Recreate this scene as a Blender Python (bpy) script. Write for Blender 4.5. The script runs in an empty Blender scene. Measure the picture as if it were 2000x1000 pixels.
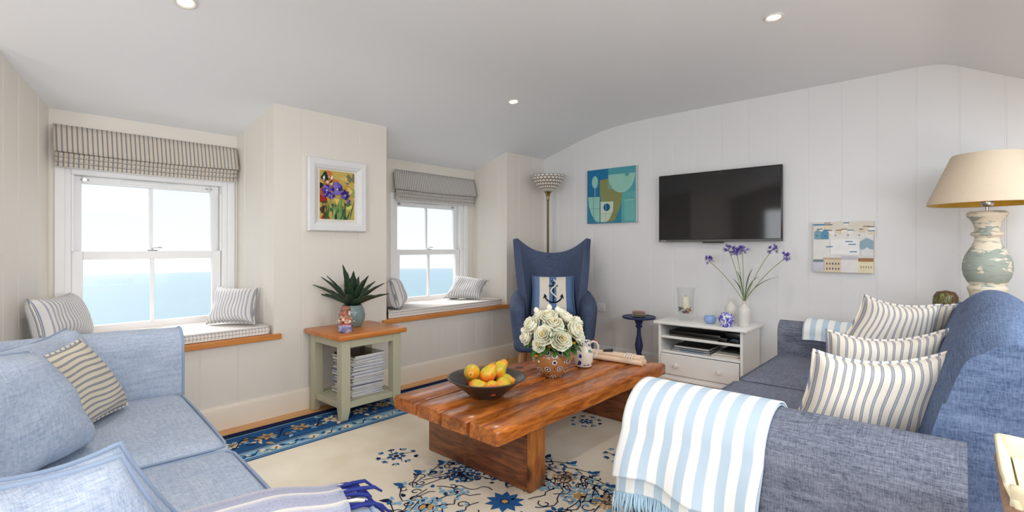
import bpy, bmesh, math, random
from mathutils import Vector, Matrix, Euler
R_ = math.radians
random.seed(7)
SC = bpy.context.scene
COL = SC.collection

# ------------------------------------------------------------------ camera
cd = bpy.data.cameras.new('camera'); cam = bpy.data.objects.new('camera', cd); COL.objects.link(cam)
SC.camera = cam
cd.sensor_fit = 'HORIZONTAL'; cd.sensor_width = 36.0; cd.lens = 36.0 * 970 / 2000
cd.shift_y = -18 / 2000
cd.clip_start = 0.05; cd.clip_end = 4000
cam.location = (0, 0, 1.2)
cam.rotation_euler = (R_(90), 0, math.atan2(870, 970) - R_(90))

# ------------------------------------------------------------------ light
SC.view_settings.view_transform = 'Standard'; SC.view_settings.look = 'None'
SC.view_settings.gamma = 1; SC.view_settings.use_curve_mapping = False
SC.view_settings.exposure = -0.1
w = bpy.data.worlds.new('sky'); SC.world = w; w.use_nodes = True
wn = w.node_tree
bg = wn.nodes['Background']
tc = wn.nodes.new('ShaderNodeTexCoord'); sx = wn.nodes.new('ShaderNodeSeparateXYZ'); rp = wn.nodes.new('ShaderNodeValToRGB')
wn.links.new(tc.outputs['Generated'], sx.inputs[0]); wn.links.new(sx.outputs[2], rp.inputs[0]); wn.links.new(rp.outputs[0], bg.inputs[0])
rp.color_ramp.elements[0].position = 0.0; rp.color_ramp.elements[0].color = (.90, .93, .98, 1)
rp.color_ramp.elements[1].position = 0.25; rp.color_ramp.elements[1].color = (.76, .87, 1.0, 1)
bg.inputs[1].default_value = 1.2
def sun(rot, energy, angle, col):
    l = bpy.data.lights.new('hazy_sun', 'SUN'); l.energy = energy; l.angle = R_(angle); l.color = col
    o = bpy.data.objects.new('hazy_sun', l); o.rotation_euler = rot; COL.objects.link(o); return o
def area(name, loc, rot, sx_, sy_, energy, col):
    l = bpy.data.lights.new(name, 'AREA'); l.shape = 'RECTANGLE'; l.size = sx_; l.size_y = sy_; l.energy = energy; l.color = col
    o = bpy.data.objects.new(name, l); o.location = loc; o.rotation_euler = rot; COL.objects.link(o); return o
# bright hazy sun in front of the window wall, soft
sun((R_(-42), 0, R_(8)), 7.5, 35, (1, .98, .95))
# small end window's daylight; roof, large end and rear lamps are added fill
for i, (x, e_) in enumerate(((-.6, 26), (1.5, 34), (3.4, 12))):
    area('added_rooflight_fill', (x, -.98, 1.90), (R_(27), 0, 0), 1.1, .8, e_, (.89, .95, 1))  # unseen roof lights, put in to brighten the window wall
area('end_wall_light', (-2.12, 2.65, 1.45), (0, R_(-90), 0), 1.0, .6, 12, (.93, .97, 1))
area('end_wall_light', (-2.12, .5, 1.3), (0, R_(-90), 0), 1.4, 1.6, 56, (.91, .96, 1))  # larger end window is unseen, added to lift the ambient light
area('rear_fill_lamp', (1.3, -1.86, .95), (R_(112), 0, 0), 3.0, .8, 38, (.91, .96, 1))  # added fill for the ceiling; the rear wall has no window

# ------------------------------------------------------------------ node helper
def srgb(r, g, b):
    f = lambda c: (c / 255 / 12.92) if c / 255 <= .04045 else ((c / 255 + .055) / 1.055) ** 2.4
    return (f(r), f(g), f(b), 1)
class NT:
    def __init__(s, name, rough=.6, spec=.35, metal=0):
        s.m = bpy.data.materials.new(name); s.m.use_nodes = True; s.t = s.m.node_tree
        s.b = s.t.nodes['Principled BSDF']; s.set('Roughness', rough); s.set('Specular IOR Level', spec); s.set('Metallic', metal)
        s._c = None
    def new(s, ty): return s.t.nodes.new('ShaderNode' + ty)
    def ln(s, a, b):
        if isinstance(a, bpy.types.NodeSocket): s.t.links.new(a, b)
        else:
            if hasattr(b.default_value, '__len__') and not hasattr(a, '__len__'): a = (a,) * len(b.default_value)
            if hasattr(a, '__len__') and len(b.default_value) == 3: a = a[:3]
            b.default_value = a
    def set(s, k, v): s.ln(v, s.b.inputs[k])
    def co(s, kind='Object', scale=None, rot=None, loc=None):
        if s._c is None: s._c = s.new('TexCoord')
        o = s._c.outputs[kind]
        if scale or rot or loc:
            mp = s.new('Mapping'); s.ln(o, mp.inputs[0])
            if scale: mp.inputs['Scale'].default_value = scale if hasattr(scale, '__len__') else (scale,) * 3
            if rot: mp.inputs['Rotation'].default_value = rot
            if loc: mp.inputs['Location'].default_value = loc
            o = mp.outputs[0]
        return o
    def noise(s, vec, scale=5, detail=3, rough=.5, dist=0, out=0):
        n = s.new('TexNoise'); s.ln(vec, n.inputs['Vector']); n.inputs['Scale'].default_value = scale
        n.inputs['Detail'].default_value = detail; n.inputs['Roughness'].default_value = rough; n.inputs['Distortion'].default_value = dist
        return n.outputs[out]
    def voro(s, vec, scale=5, out='Distance', feat='F1', rnd=1):
        n = s.new('TexVoronoi'); n.feature = feat; s.ln(vec, n.inputs['Vector']); n.inputs['Scale'].default_value = scale
        n.inputs['Randomness'].default_value = rnd; return n.outputs[out]
    def sep(s, v, i):
        n = s.new('SeparateXYZ'); s.ln(v, n.inputs[0]); return n.outputs[i]
    def math(s, op, a, b=0, c=0):
        n = s.new('Math'); n.operation = op; s.ln(a, n.inputs[0]); s.ln(b, n.inputs[1]); s.ln(c, n.inputs[2]); return n.outputs[0]
    def ramp(s, f, els, const=False):
        n = s.new('ValToRGB'); r = n.color_ramp; r.interpolation = 'CONSTANT' if const else 'LINEAR'
        while len(r.elements) < len(els): r.elements.new(.5)
        for e, (p, c) in zip(r.elements, els):
            e.position = p; e.color = c if hasattr(c, '__len__') else (c, c, c, 1)
        s.ln(f, n.inputs[0]); return n.outputs[0]
    def mix(s, f, a, b, bl='MIX'):
        n = s.new('Mix'); n.data_type = 'RGBA'; n.blend_type = bl
        s.ln(f, n.inputs[0]); s.ln(a, n.inputs[6]); s.ln(b, n.inputs[7]); return n.outputs[2]
    def bump(s, h, strength=.3, dist=.01):
        n = s.new('Bump'); n.inputs['Strength'].default_value = strength; n.inputs['Distance'].default_value = dist
        s.ln(h, n.inputs['Height']); s.ln(n.outputs[0], s.b.inputs['Normal'])
    def color(s, c): s.set('Base Color', c)
_pc = {}
def plain(name, rgb, rough=.6, spec=.35, metal=0, var=.04):
    if name in _pc: return _pc[name]
    n = NT(name, rough, spec, metal); c = srgb(*rgb)
    v = n.noise(n.co(), 14, 3)
    d = tuple(x * (1 - var) for x in c[:3]) + (1,); l = tuple(min(1, x * (1 + var)) for x in c[:3]) + (1,)
    n.color(n.mix(v, d, l)); _pc[name] = n.m; return n.m
def wood(name, c1, c2, axis='X', scale=9, rough=.4, knots=True, dark=None):
    n = NT(name, rough, .45)
    st = {'X': (.09, 1, 1), 'Y': (1, .09, 1), 'Z': (1, 1, .09)}[axis]
    v = n.co('Object', st)
    a = n.noise(v, scale * 3, 6, .65, .6)
    b = n.noise(v, scale * 22, 3, .6)
    c = n.mix(n.ramp(a, [(.3, 0.), (.7, 1.)]), srgb(*c1), srgb(*c2))
    c = n.mix(n.math('MULTIPLY', n.ramp(b, [(.45, 0.), (.75, 1.)]), .35), c, tuple(x * .6 for x in srgb(*c1)[:3]) + (1,))
    if knots:
        k = n.voro(n.co('Object', {'X': (.5, 1, 1), 'Y': (1, .5, 1), 'Z': (1, 1, .5)}[axis]), 4.5)
        c = n.mix(n.math('MULTIPLY', n.ramp(k, [(.05, 1.), (.16, 0.)]), .85), c, srgb(*(dark or (60, 30, 14))))
    n.color(c); n.bump(b, .15, .003); return n.m
def weave(name, lo, hi, sc=1., big=.5, rough=.85, kind='Object', contrast=(.35, .65)):
    """slubby woven cloth: crossing streaks of lighter and darker yarn"""
    n = NT(name, rough, .2)
    a = n.noise(n.co(kind, (9 * sc, 420 * sc, 60 * sc)), 1, 2); b = n.noise(n.co(kind, (420 * sc, 9 * sc, 60 * sc)), 1, 2)
    c = n.noise(n.co(kind, (60 * sc, 60 * sc, 420 * sc)), 1, 2)
    d = n.noise(n.co(kind), 5, 3)
    s = n.math('ADD', n.math('ADD', a, b), c); s = n.math('DIVIDE', s, 3)
    s = n.math('ADD', s, n.math('MULTIPLY', n.math('SUBTRACT', d, .5), big * .3))
    n.color(n.mix(n.ramp(s, [(contrast[0], 0.), (contrast[1], 1.)]), srgb(*lo), srgb(*hi)))
    n.bump(n.math('ADD', a, b), .25, .002); return n.m
def stripes(name, base, els, period, axis=0, rough=.85, kind='UV', wrinkle=0):
    n = NT(name, rough, .2)
    v = n.co(kind); x = n.sep(v, axis)
    f = n.math('FRACT', n.math('DIVIDE', n.math('ADD', x, 10), period))
    c = n.ramp(f, [(p, srgb(*k)) for p, k in els], True)
    wv = n.noise(n.co(kind, 260), 1, 2)
    n.color(n.mix(n.math('MULTIPLY', wv, .16), c, (.35, .34, .33, 1)))
    if wrinkle: n.bump(n.noise(n.co(kind, (7, 5, 6)), 1, 4), wrinkle, .03)
    else: n.bump(wv, .15, .002)
    return n.m
CRM = (232, 223, 208)
def ticking(name, base, line, period):
    return stripes(name, base, [(0, base), (.60, line), (.69, base), (.73, line), (.80, base), (.84, line), (.93, base)], period)

# ------------------------------------------------------------------ mesh builder
class MB:
    def __init__(s): s.v = []; s.f = []; s.mi = []; s.uv = {}
    def add(s, vs, fs, mi=0, uv=None):
        o = len(s.v); s.v += [Vector(p) for p in vs]; s.f += [tuple(i + o for i in f) for f in fs]; s.mi += [mi] * len(fs)
        if uv:
            for i, u in enumerate(uv): s.uv[o + i] = u
        return s
    def box(s, a, b, mi=0, bev=0, M=None):
        x0, y0, z0 = a; x1, y1, z1 = b
        if bev <= 0:
            vs = [(x, y, z) for x in (x0, x1) for y in (y0, y1) for z in (z0, z1)]
            fs = [(0, 1, 3, 2), (4, 6, 7, 5), (0, 4, 5, 1), (2, 3, 7, 6), (0, 2, 6, 4), (1, 5, 7, 3)]
        else:
            bm = bmesh.new(); bmesh.ops.create_cube(bm, size=1)
            for v in bm.verts: v.co = Vector(((x0 + x1) / 2 + v.co.x * (x1 - x0), (y0 + y1) / 2 + v.co.y * (y1 - y0), (z0 + z1) / 2 + v.co.z * (z1 - z0)))
            bmesh.ops.bevel(bm, geom=bm.edges[:], offset=bev, segments=2, affect='EDGES', profile=.5)
            bm.verts.index_update(); vs = [v.co.copy() for v in bm.verts]; fs = [tuple(v.index for v in f.verts) for f in bm.faces]; bm.free()
        if M: vs = [M @ Vector(p) for p in vs]
        return s.add(vs, fs, mi)
    def tube(s, pts, r, seg=10, mi=0, cap=True, closed=False):
        pts = [Vector(p) for p in pts]; n = len(pts)
        rs = r if hasattr(r, '__len__') else [r] * n
        vs = []; up = None
        for i, p in enumerate(pts):
            if closed: t = pts[(i + 1) % n] - pts[i - 1]
            else: t = pts[min(i + 1, n - 1)] - pts[max(i - 1, 0)]
            t.normalize()
            if up is None: up = Vector((0, 0, 1)) if abs(t.z) < .9 else Vector((1, 0, 0))
            a = t.cross(up)
            if a.length < 1e-4: a = t.orthogonal()
            a.normalize(); b = a.cross(t).normalized(); up = b
            for k in range(seg):
                q = 2 * math.pi * k / seg; vs.append(p + (a * math.cos(q) + b * math.sin(q)) * rs[i])
        fs = []
        for i in range(n if closed else n - 1):
            j = (i + 1) % n
            for k in range(seg):
                l = (k + 1) % seg; fs.append((i * seg + k, i * seg + l, j * seg + l, j * seg + k))
        if cap and not closed: fs += [tuple(range(seg))[::-1], tuple((n - 1) * seg + k for k in range(seg))]
        return s.add(vs, fs, mi)
    def lathe(s, prof, seg=32, c=(0, 0), mi=0, z0=0, wob=None, M=None):
        vs = []; fs = []; n = len(prof); mis = []
        for (r, z) in prof:
            for k in range(seg):
                q = 2 * math.pi * k / seg; rr = r * (wob(q, z) if wob else 1)
                vs.append(Vector((c[0] + rr * math.cos(q), c[1] + rr * math.sin(q), z + z0)))
        for i in range(n - 1):
            for k in range(seg):
                l = (k + 1) % seg; fs.append((i * seg + k, i * seg + l, (i + 1) * seg + l, (i + 1) * seg + k))
        if prof[0][0] > 1e-5: fs.append(tuple(range(seg))[::-1])
        if prof[-1][0] > 1e-5: fs.append(tuple((n - 1) * seg + k for k in range(seg)))
        if M: vs = [M @ p for p in vs]
        return s.add(vs, fs, mi)
    def poly(s, pts, mi=0): return s.add(pts, [tuple(range(len(pts)))], mi)
    def grid(s, fn, nu, nv, mi=0, uvf=None):
        vs = []; uv = []
        for j in range(nv + 1):
            for i in range(nu + 1):
                u, v = i / nu, j / nv; vs.append(Vector(fn(u, v)))
                if uvf: uv.append(uvf(u, v))
        fs = [(j * (nu + 1) + i, j * (nu + 1) + i + 1, (j + 1) * (nu + 1) + i + 1, (j + 1) * (nu + 1) + i) for j in range(nv) for i in range(nu)]
        return s.add(vs, fs, mi, uv or None)
    def prism(s, pts, d, mi=0):
        """closed outline extruded by vector d"""
        pts = [Vector(p) for p in pts]; d = Vector(d); n = len(pts)
        vs = pts + [p + d for p in pts]
        fs = [tuple(range(n))[::-1], tuple(range(n, 2 * n))] + [(i, (i + 1) % n, (i + 1) % n + n, i + n) for i in range(n)]
        return s.add(vs, fs, mi)
MW = {}
def obj(name, mb, mats, parent=None, world=True, smooth=False, solid=0, sub=0, bevel=0, label=None, recalc=True, off=-1):
    """link one mesh object; world=True: vertices given in world space, moved into the parent's frame"""
    me = bpy.data.meshes.new(name); vs = mb.v
    if parent is not None and world:
        inv = MW[parent.name].inverted(); vs = [inv @ v for v in vs]
    me.from_pydata([tuple(v) for v in vs], [], mb.f)
    mats = mats if isinstance(mats, (list, tuple)) else [mats]
    for m in mats: me.materials.append(m)
    me.polygons.foreach_set('material_index', mb.mi)
    if mb.uv:
        ul = me.uv_layers.new(name='UVMap')
        for l in me.loops: ul.data[l.index].uv = mb.uv.get(l.vertex_index, (0, 0))
    if recalc:
        bm = bmesh.new(); bm.from_mesh(me); bmesh.ops.recalc_face_normals(bm, faces=bm.faces); bm.to_mesh(me); bm.free()
    if smooth:
        me.polygons.foreach_set('use_smooth', [True] * len(me.polygons))
        if smooth == 'auto':
            me.set_sharp_from_angle(angle=R_(38))
    me.update()
    o = bpy.data.objects.new(name, me); COL.objects.link(o)
    if parent is not None: o.parent = parent
    MW[o.name] = MW[parent.name].copy() if parent is not None else Matrix()
    if bevel:
        b = o.modifiers.new('bevel', 'BEVEL'); b.width = bevel; b.segments = 2; b.limit_method = 'ANGLE'; b.angle_limit = R_(40)
    if solid:
        b = o.modifiers.new('thickness', 'SOLIDIFY'); b.thickness = solid; b.offset = off
    if sub:
        b = o.modifiers.new('smooth', 'SUBSURF'); b.levels = sub; b.render_levels = sub
    if label: o['label'] = label
    return o
def tag(o, label, cat, group=None, kind=None):
    o['label'] = label; o['category'] = cat
    if group: o['group'] = group
    if kind: o['kind'] = kind
    return o
def thing(name, label, cat, loc=(0, 0, 0), rotz=0, group=None):
    o = bpy.data.objects.new(name, None); COL.objects.link(o); o.empty_display_size = .1
    o.location = loc; o.rotation_euler = (0, 0, rotz)
    MW[o.name] = Matrix.Translation(loc) @ Matrix.Rotation(rotz, 4, 'Z')
    return tag(o, label, cat, group)
def single(name, mb, mats, label, cat, loc=None, group=None, **k):
    """a thing that is one mesh; vertices in world space, origin put at loc"""
    o = obj(name, mb, mats, None, **k)
    if loc is not None:
        L = Vector(loc)
        o.data.transform(Matrix.Translation(-L)); o.location = L; MW[o.name] = Matrix.Translation(L)
    return tag(o, label, cat, group)
def struct(name, mb, mats, parent=None, **k):
    o = obj(name, mb, mats, parent, **k)
    if parent is None: o['kind'] = 'structure'
    return o
def dup(root, loc, rot=None, label=None):
    r = root.copy(); COL.objects.link(r); r.location = loc
    if rot is not None: r.rotation_euler = rot
    if label: r['label'] = label
    for ch in list(root.children):
        c = ch.copy(); COL.objects.link(c); c.parent = r
        for g in list(ch.children):
            d = g.copy(); COL.objects.link(d); d.parent = c
    return r
def smoothstep(a, b, x):
    t = max(0, min(1, (x - a) / (b - a))); return t * t * (3 - 2 * t)
def lerp(a, b, t): return a + (b - a) * t
def bez(p0, p1, p2, n=12):
    p0, p1, p2 = Vector(p0), Vector(p1), Vector(p2)
    return [(1 - t) ** 2 * p0 + 2 * t * (1 - t) * p1 + t * t * p2 for t in [i / n for i in range(n + 1)]]

# ------------------------------------------------------------------ shared materials
def wallpaint(name, rgb):
    n = NT(name, .45, .3); c = srgb(*rgb)
    v = n.noise(n.co('Object', (1, 1, .25)), 3, 3)
    n.color(n.mix(v, tuple(x * .985 for x in c[:3]) + (1,), c)); n.bump(n.noise(n.co(), 60, 2), .04, .002); return n.m
M_wall = wallpaint('white_panel_paint', (230, 230, 230))
M_wallw = wallpaint('lamp_warmed_panel_paint', (228, 222, 212))  # same paint as the other walls, warm lamp light tinted into its colour
M_ceil = wallpaint('white_ceiling_plaster', (236, 239, 242))
M_white = plain('white_gloss_paint', (236, 236, 236), .3, .5, 0, .01)
M_trimw = plain('cream_gloss_paint', (232, 221, 205), .35, .4, 0, .01)
M_oak = wood('honey_oak', (196, 118, 52), (222, 150, 78), 'X', 7, .35, False)
M_black = plain('black_plastic', (14, 14, 16), .3, .5)
M_chrome = plain('brushed_chrome', (190, 188, 184), .25, .5, 1)
M_brass = plain('antique_brass', (150, 128, 84), .35, .5, 1)
n = NT('clear_glass', 0, .5); n.set('Transmission Weight', 1.0); n.set('IOR', 1.45); M_glass = n.m
# thin pane of glass: lets daylight through, reflects a little
n = NT('window_glass', 0, .5)
tr = n.new('BsdfTransparent'); gl = n.new('BsdfGlossy'); gl.inputs['Roughness'].default_value = 0; ms = n.new('MixShader'); ms.inputs[0].default_value = .004
n.t.links.new(tr.outputs[0], ms.inputs[1]); n.t.links.new(gl.outputs[0], ms.inputs[2])
n.t.links.new(ms.outputs[0], n.t.nodes['Material Output'].inputs[0]); M_pane = n.m

# ------------------------------------------------------------------ the room shell
XT = 4.57; YW = 3.6; XL = -2.2; YR = -1.9
PROF = [(-2.0, 1.43), (-.32, 2.275), (-.06, 2.408), (.0, 2.440), (.06, 2.463), (.12, 2.476), (.2, 2.482), (1.0, 2.478), (2.0, 2.474), (2.3, 2.470), (2.5, 2.462), (2.68, 2.448), (2.82, 2.428), (2.95, 2.400), (3.1, 2.362), (3.6, 2.217), (4.35, 1.992)]
def zc(y):
    for (a, za), (b, zb) in zip(PROF, PROF[1:]):
        if y <= b: return za + (zb - za) * (y - a) / (b - a)
    return PROF[-1][1]
def floor_mat():
    n = NT('oak_floorboards', .38, .4)
    v = n.co('Object'); y = n.sep(v, 1)
    bi = n.math('FLOOR', n.math('DIVIDE', y, .125))
    x2 = n.math('ADD', n.sep(v, 0), n.math('MULTIPLY', bi, .73))
    cb = n.new('CombineXYZ'); n.ln(n.math('MULTIPLY', x2, .12), cb.inputs[0]); n.ln(y, cb.inputs[1]); n.ln(bi, cb.inputs[2])
    a = n.noise(cb.outputs[0], 14, 5, .6, .5)
    t = n.new('TexWhiteNoise'); t.noise_dimensions = '1D'; n.ln(bi, t.inputs['W'])
    c = n.mix(n.ramp(a, [(.3, 0.), (.7, 1.)]), srgb(205, 146, 84), srgb(228, 176, 112))
    c = n.mix(n.math('MULTIPLY', t.outputs[0], .25), c, srgb(188, 128, 70))
    fr = n.math('FRACT', n.math('DIVIDE', y, .125))
    n.color(n.mix(n.math('LESS_THAN', fr, .02), c, srgb(120, 78, 42))); return n.m
b = MB().box((XL - .1, YR - .1, -.1), (XT + .1, 4.4, 0)); struct('floor', b, floor_mat())
b = MB()
CX = [XL - .1] + [XL + .3 * i for i in range(1, 23)] + [XT + .05]
# rear slope has three made-up roof-light openings, so the sheet is split there
def ceil_strip(x0, x1, ya, yb): b.prism([(x0, ya, zc(ya)), (x0, yb, zc(yb)), (x0, yb, zc(yb) + .08), (x0, ya, zc(ya) + .08)], (x1 - x0, 0, 0))
bb = MB()
pr = [(y, z) for y, z in PROF if y >= -.32]
ol = [(XL - .1, y, z) for y, z in pr] + [(XL - .1, y, z + .08) for y, z in reversed(pr)]
n_ = len(pr)
vs = []
for X in (XL - .1, XT + .1):
    vs += [(X, y, z) for y, z in pr] + [(X, y, z + .08) for y, z in pr]
fs = []
for i in range(n_ - 1):
    fs += [(i, i + 1, 2 * n_ + i + 1, 2 * n_ + i), (n_ + i, n_ + i + 1, 3 * n_ + i + 1, 3 * n_ + i)]
fs += [(0, n_, 3 * n_, 2 * n_), (n_ - 1, 2 * n_ - 1, 4 * n_ - 1, 3 * n_ - 1)]
bb.add(vs, fs)
b = bb
RL = [(-1.15, -.05), (.95, 2.05), (2.85, 3.95)]           # unseen roof lights added for fill (x ranges), y -1.3..-.62
xs = [XL - .1] + [c for r in RL for c in r] + [XT + .1]
for i in range(len(xs) - 1):
    if i % 2 == 0: ceil_strip(xs[i], xs[i + 1], -2.0, -.32)
    else:
        ceil_strip(xs[i], xs[i + 1], -2.0, -1.34); ceil_strip(xs[i], xs[i + 1], -.62, -.32)
struct('ceiling', b, M_ceil, smooth='auto')

def panel(mb, p0, p1, grooves, z0, ztop, back=.06, gw=.0035, gd=.0018, n2=True):
    """boarded wall face from p0 to p1 (plan points, room side on the left of travel), with fine vertical v-grooves; ztop is a function of the plan point"""
    p0 = Vector(p0); p1 = Vector(p1); L = (p1 - p0).length; t = (p1 - p0) / L; nrm = Vector((-t.y, t.x))
    st = [(0, 0)]
    for g in grooves:
        if .01 < g < L - .02:
            for q in ((g - gw, 0), (g - gw * .3, -gd), (g + gw * .3, -gd), (g + gw, 0)): st.append(q)
            if n2:
                for q in ((g + gw * 1.5, 0), (g + gw * 2.2, -gd * .6), (g + gw * 2.9, 0)): st.append(q)
    ex = [s_ for s_ in [L * i / 14 for i in range(1, 14)] if all(abs(s_ - q[0]) > .02 for q in st)]
    st += [(s_, 0) for s_ in ex] + [(L, 0)]; st.sort(key=lambda q: q[0])
    vs = []
    for s_, d in st:
        p = p0 + t * s_ + nrm * d; zt = ztop(p0 + t * s_)
        vs += [(p.x, p.y, z0), (p.x, p.y, zt)]
    fs = [(2 * i, 2 * i + 2, 2 * i + 3, 2 * i + 1) for i in range(len(st) - 1)]
    # back face for thickness
    q0 = p0 - nrm * back; q1 = p1 - nrm * back
    k = len(vs); vs += [(q0.x, q0.y, z0), (q0.x, q0.y, ztop(p0)), (q1.x, q1.y, z0), (q1.x, q1.y, ztop(p1))]
    fs += [(k, k + 1, k + 3, k + 2)]
    mb.add(vs, fs)
zt = lambda p: zc(p.y) + .03
# TV wall: boards 0.226 m wide
b = MB(); gy = [(-.237 + .2262 * k) for k in range(-7, 18)]
panel(b, (XT, YR), (XT, YW), [g - YR for g in gy], 0, zt, back=.08)
struct('wall_right', b, M_wall, recalc=False)
# window wall in one mesh: piers, bay reveals, spandrels and the walls around the sash windows
b = MB(); ST = .546
def ztw(p): return zc(min(p.y, 4.2)) + .03
segs = [((XT, 3.6), (3.93, 3.6), 0), ((3.93, 3.6), (3.93, 4.12), ST), ((2.78, 4.12), (2.42, 3.6), ST), ((2.42, 3.6), (1.49, 3.6), 0),
        ((1.49, 3.6), (1.44, 4.15), ST), ((.37, 4.15), (.12, 3.6), ST), ((.12, 3.6), (XL, 3.6), 0)]
for p0, p1, z0 in segs:
    L = (Vector(p1) - Vector(p0)).length
    gr = [L * f for f in ((.24, .77) if L < .65 else (.27, .52, .78) if L < 1 else [(.2 + .226 * k) / L for k in range(12)])]
    if p0 == (XT, 3.6): gr = [.2, .44]
    if p0 == (.37, 4.15): gr = [.13, .36, .52]
    panel(b, p0, p1, gr, z0, ztw, back=.035)
for x0, x1 in ((.12, 1.49), (2.42, 3.93)):                 # spandrel under each window seat
    panel(b, (x1, 3.6), (x0, 3.6), [.23 + .226 * k for k in range(6)], 0, lambda p: ST, back=.06)
W1 = (.375, 1.435, 4.15, .43, 1.385); W2 = (2.78, 3.93, 4.12, 2.845, 3.80)
for (a, c, y, o0, o1) in (W1, W2):
    b.box((a - .03, y, ST), (o0, y + .05, zc(y) + .03)); b.box((o1, y, ST), (c + .03, y + .05, zc(y) + .03)); b.box((o0, y, 1.70), (o1, y + .05, zc(y) + .03))
struct('wall_back', b, M_wallw, recalc=False)
# end wall behind the left sofa, with a small window and a larger one added for light; low rear wall
b = MB()
def wallx(x, th, y0, y1, holes):
    ys = [y0]
    for h in holes: ys += [h[0], h[1]]
    ys.append(y1)
    for i in range(len(ys) - 1):
        a, c = ys[i], ys[i + 1]
        m = max(1, int((c - a) / .2))
        if i % 2 == 0:
            for k in range(m):
                p, q = lerp(a, c, k / m), lerp(a, c, (k + 1) / m)
                b.prism([(x, p, 0), (x, q, 0), (x, q, zc(q) + .03), (x, p, zc(p) + .03)], (th, 0, 0))
        else:
            h = holes[i // 2]
            b.box((min(x, x + th), a, 0), (max(x, x + th), c, h[2]))
            b.prism([(x, a, h[3]), (x, c, h[3]), (x, c, zc(c) + .03), (x, a, zc(a) + .03)], (th, 0, 0))
wallx(XL, -.1, YR, YW, [(-.3, 1.3, .6, 2.0), (2.35, 2.95, .95, 1.95)])
struct('wall_left', b, M_wall)
struct('wall_rear', MB().box((XL, YR - .08, 0), (XT, YR, 1.50)), M_wall)
# skirting
def skirt(name, p0, p1, h=.155, th=.02, m=M_trimw):
    p0 = Vector(p0 + (0,)); p1 = Vector(p1 + (0,)); t = (p1 - p0).normalized(); nr = Vector((-t.y, t.x, 0))
    mb = MB(); pr = [(0, 0), (th, 0), (th, h - .022), (th * .75, h - .010), (th * .45, h), (0, h)]
    mb.prism([p0 + nr * a + Vector((0, 0, z)) for a, z in pr], p1 - p0); struct(name, mb, m, smooth='auto')
skirt('baseboard_back', (XT - .02, YW), (XL, YW)); skirt('baseboard_right', (XT, YR), (XT, YW), m=plain('white_skirting_paint', (232, 231, 228), .35, .4, 0, .01))
skirt('baseboard_left', (XL, YW - .02), (XL, YR))
# oak window boards
for i, (x0, x1, r0, r1, yb) in enumerate(((.06, 1.535, (.12, .37), (1.49, 1.44), 4.15), (2.375, 3.97, (2.42, 2.78), (3.93, 3.93), 4.12))):
    mb = MB(); ol = [(x0, 3.572), (x1, 3.572), (x1, 3.598), (r1[0] - .002, 3.598), (r1[1] - .002, yb - .002), (r0[1] + .002, yb - .002), (r0[0] + .002, 3.598), (x0, 3.598)]
    mb.prism([(x, y, .547) for x, y in ol], (0, 0, .037)); struct('trim_%d' % (i + 1), mb, M_oak, bevel=.004)
# small putty marks in pier top corners are left to the paint

# ------------------------------------------------------------------ sash windows
def sash_window(idx, o0, o1, y):
    zb, zt_ = .585, 1.70
    root = bpy.data.objects.new('window_%d' % idx, None); COL.objects.link(root); root.location = ((o0 + o1) / 2, y, zb); root['kind'] = 'structure'
    MW[root.name] = Matrix.Translation(root.location)
    f = MB(); f.box((o0 + .0005, y + .008, zb), (o0 + .045, y + .15, zt_ - .0005)); f.box((o1 - .045, y + .008, zb), (o1 - .0005, y + .15, zt_ - .0005)); f.box((o0 + .045, y + .006, zt_ - .04), (o1 - .045, y + .15, zt_)); f.box((o0 + .045, y + .03, zb), (o1 - .045, y + .17, zb + .03))
    # staff bead and casing proud of the wall
    f.box((o0 - .035, y - .014, zb), (o0 + .012, y + .006, zt_ + .03)); f.box((o1 - .012, y - .014, zb), (o1 + .035, y + .006, zt_ + .03)); f.box((o0 + .012, y - .014, zt_ - .01), (o1 - .012, y + .006, zt_ + .03))
    f.box((o1 - .060, y + .012, 1.17), (o1 - .045, y + .03, 1.60)); f.box((o0 + .045, y + .012, 1.17), (o0 + .060, y + .03, 1.66))
    obj('window_frame', f, M_white, root, bevel=.003)
    a, c = o0 + .048, o1 - .048; cx = (a + c) / 2
    for nm, yy, z0, z1, st, bt, tp in (('upper_sash', y + .075, 1.135, 1.66, .056, .035, .05), ('lower_sash', y + .035, .615, 1.172, .058, .07, .055)):
        s = MB(); s.box((a, yy, z0), (a + st, yy + .035, z1)); s.box((c - st, yy, z0), (c, yy + .035, z1)); s.box((a + st, yy, z0), (c - st, yy + .035, z0 + bt)); s.box((a + st, yy, z1 - tp), (c - st, yy + .035, z1)); s.box((cx - .011, yy + .004, z0 + bt), (cx + .011, yy + .031, z1 - tp))
        so = obj(nm, s, M_white, root, bevel=.004)
        obj('glass_pane', MB().box((a + st, yy + .016, z0 + bt), (c - st, yy + .020, z1 - tp)), M_pane, so)
    # catch on the meeting rail
    k = MB(); k.box((cx - .028, y + .036, 1.172), (cx + .028, y + .066, 1.178)); k.tube([(cx, y + .05, 1.178), (cx, y + .05, 1.190), (cx + .02, y + .047, 1.196), (cx + .055, y + .042, 1.194)], .004, 8)
    obj('sash_catch', k, M_chrome, root, smooth=True)
    for q in (a + .07, c - .07):
        k = MB(); k.tube([(q, y + .078, 1.635), (q, y + .066, 1.635)], .011, 14); k.tube([(q - .022, y + .072, 1.635), (q + .022, y + .072, 1.635)], .004, 8); obj('sash_stop', k, M_chrome, root, smooth='auto')
    v = MB(); v.box((cx - .17, y + .062, 1.627), (cx + .17, y + .078, 1.645)); obj('trickle_vent', v, M_white, root, bevel=.002)
sash_window(1, .43, 1.385, 4.15); sash_window(2, 2.845, 3.80, 4.12)
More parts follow.
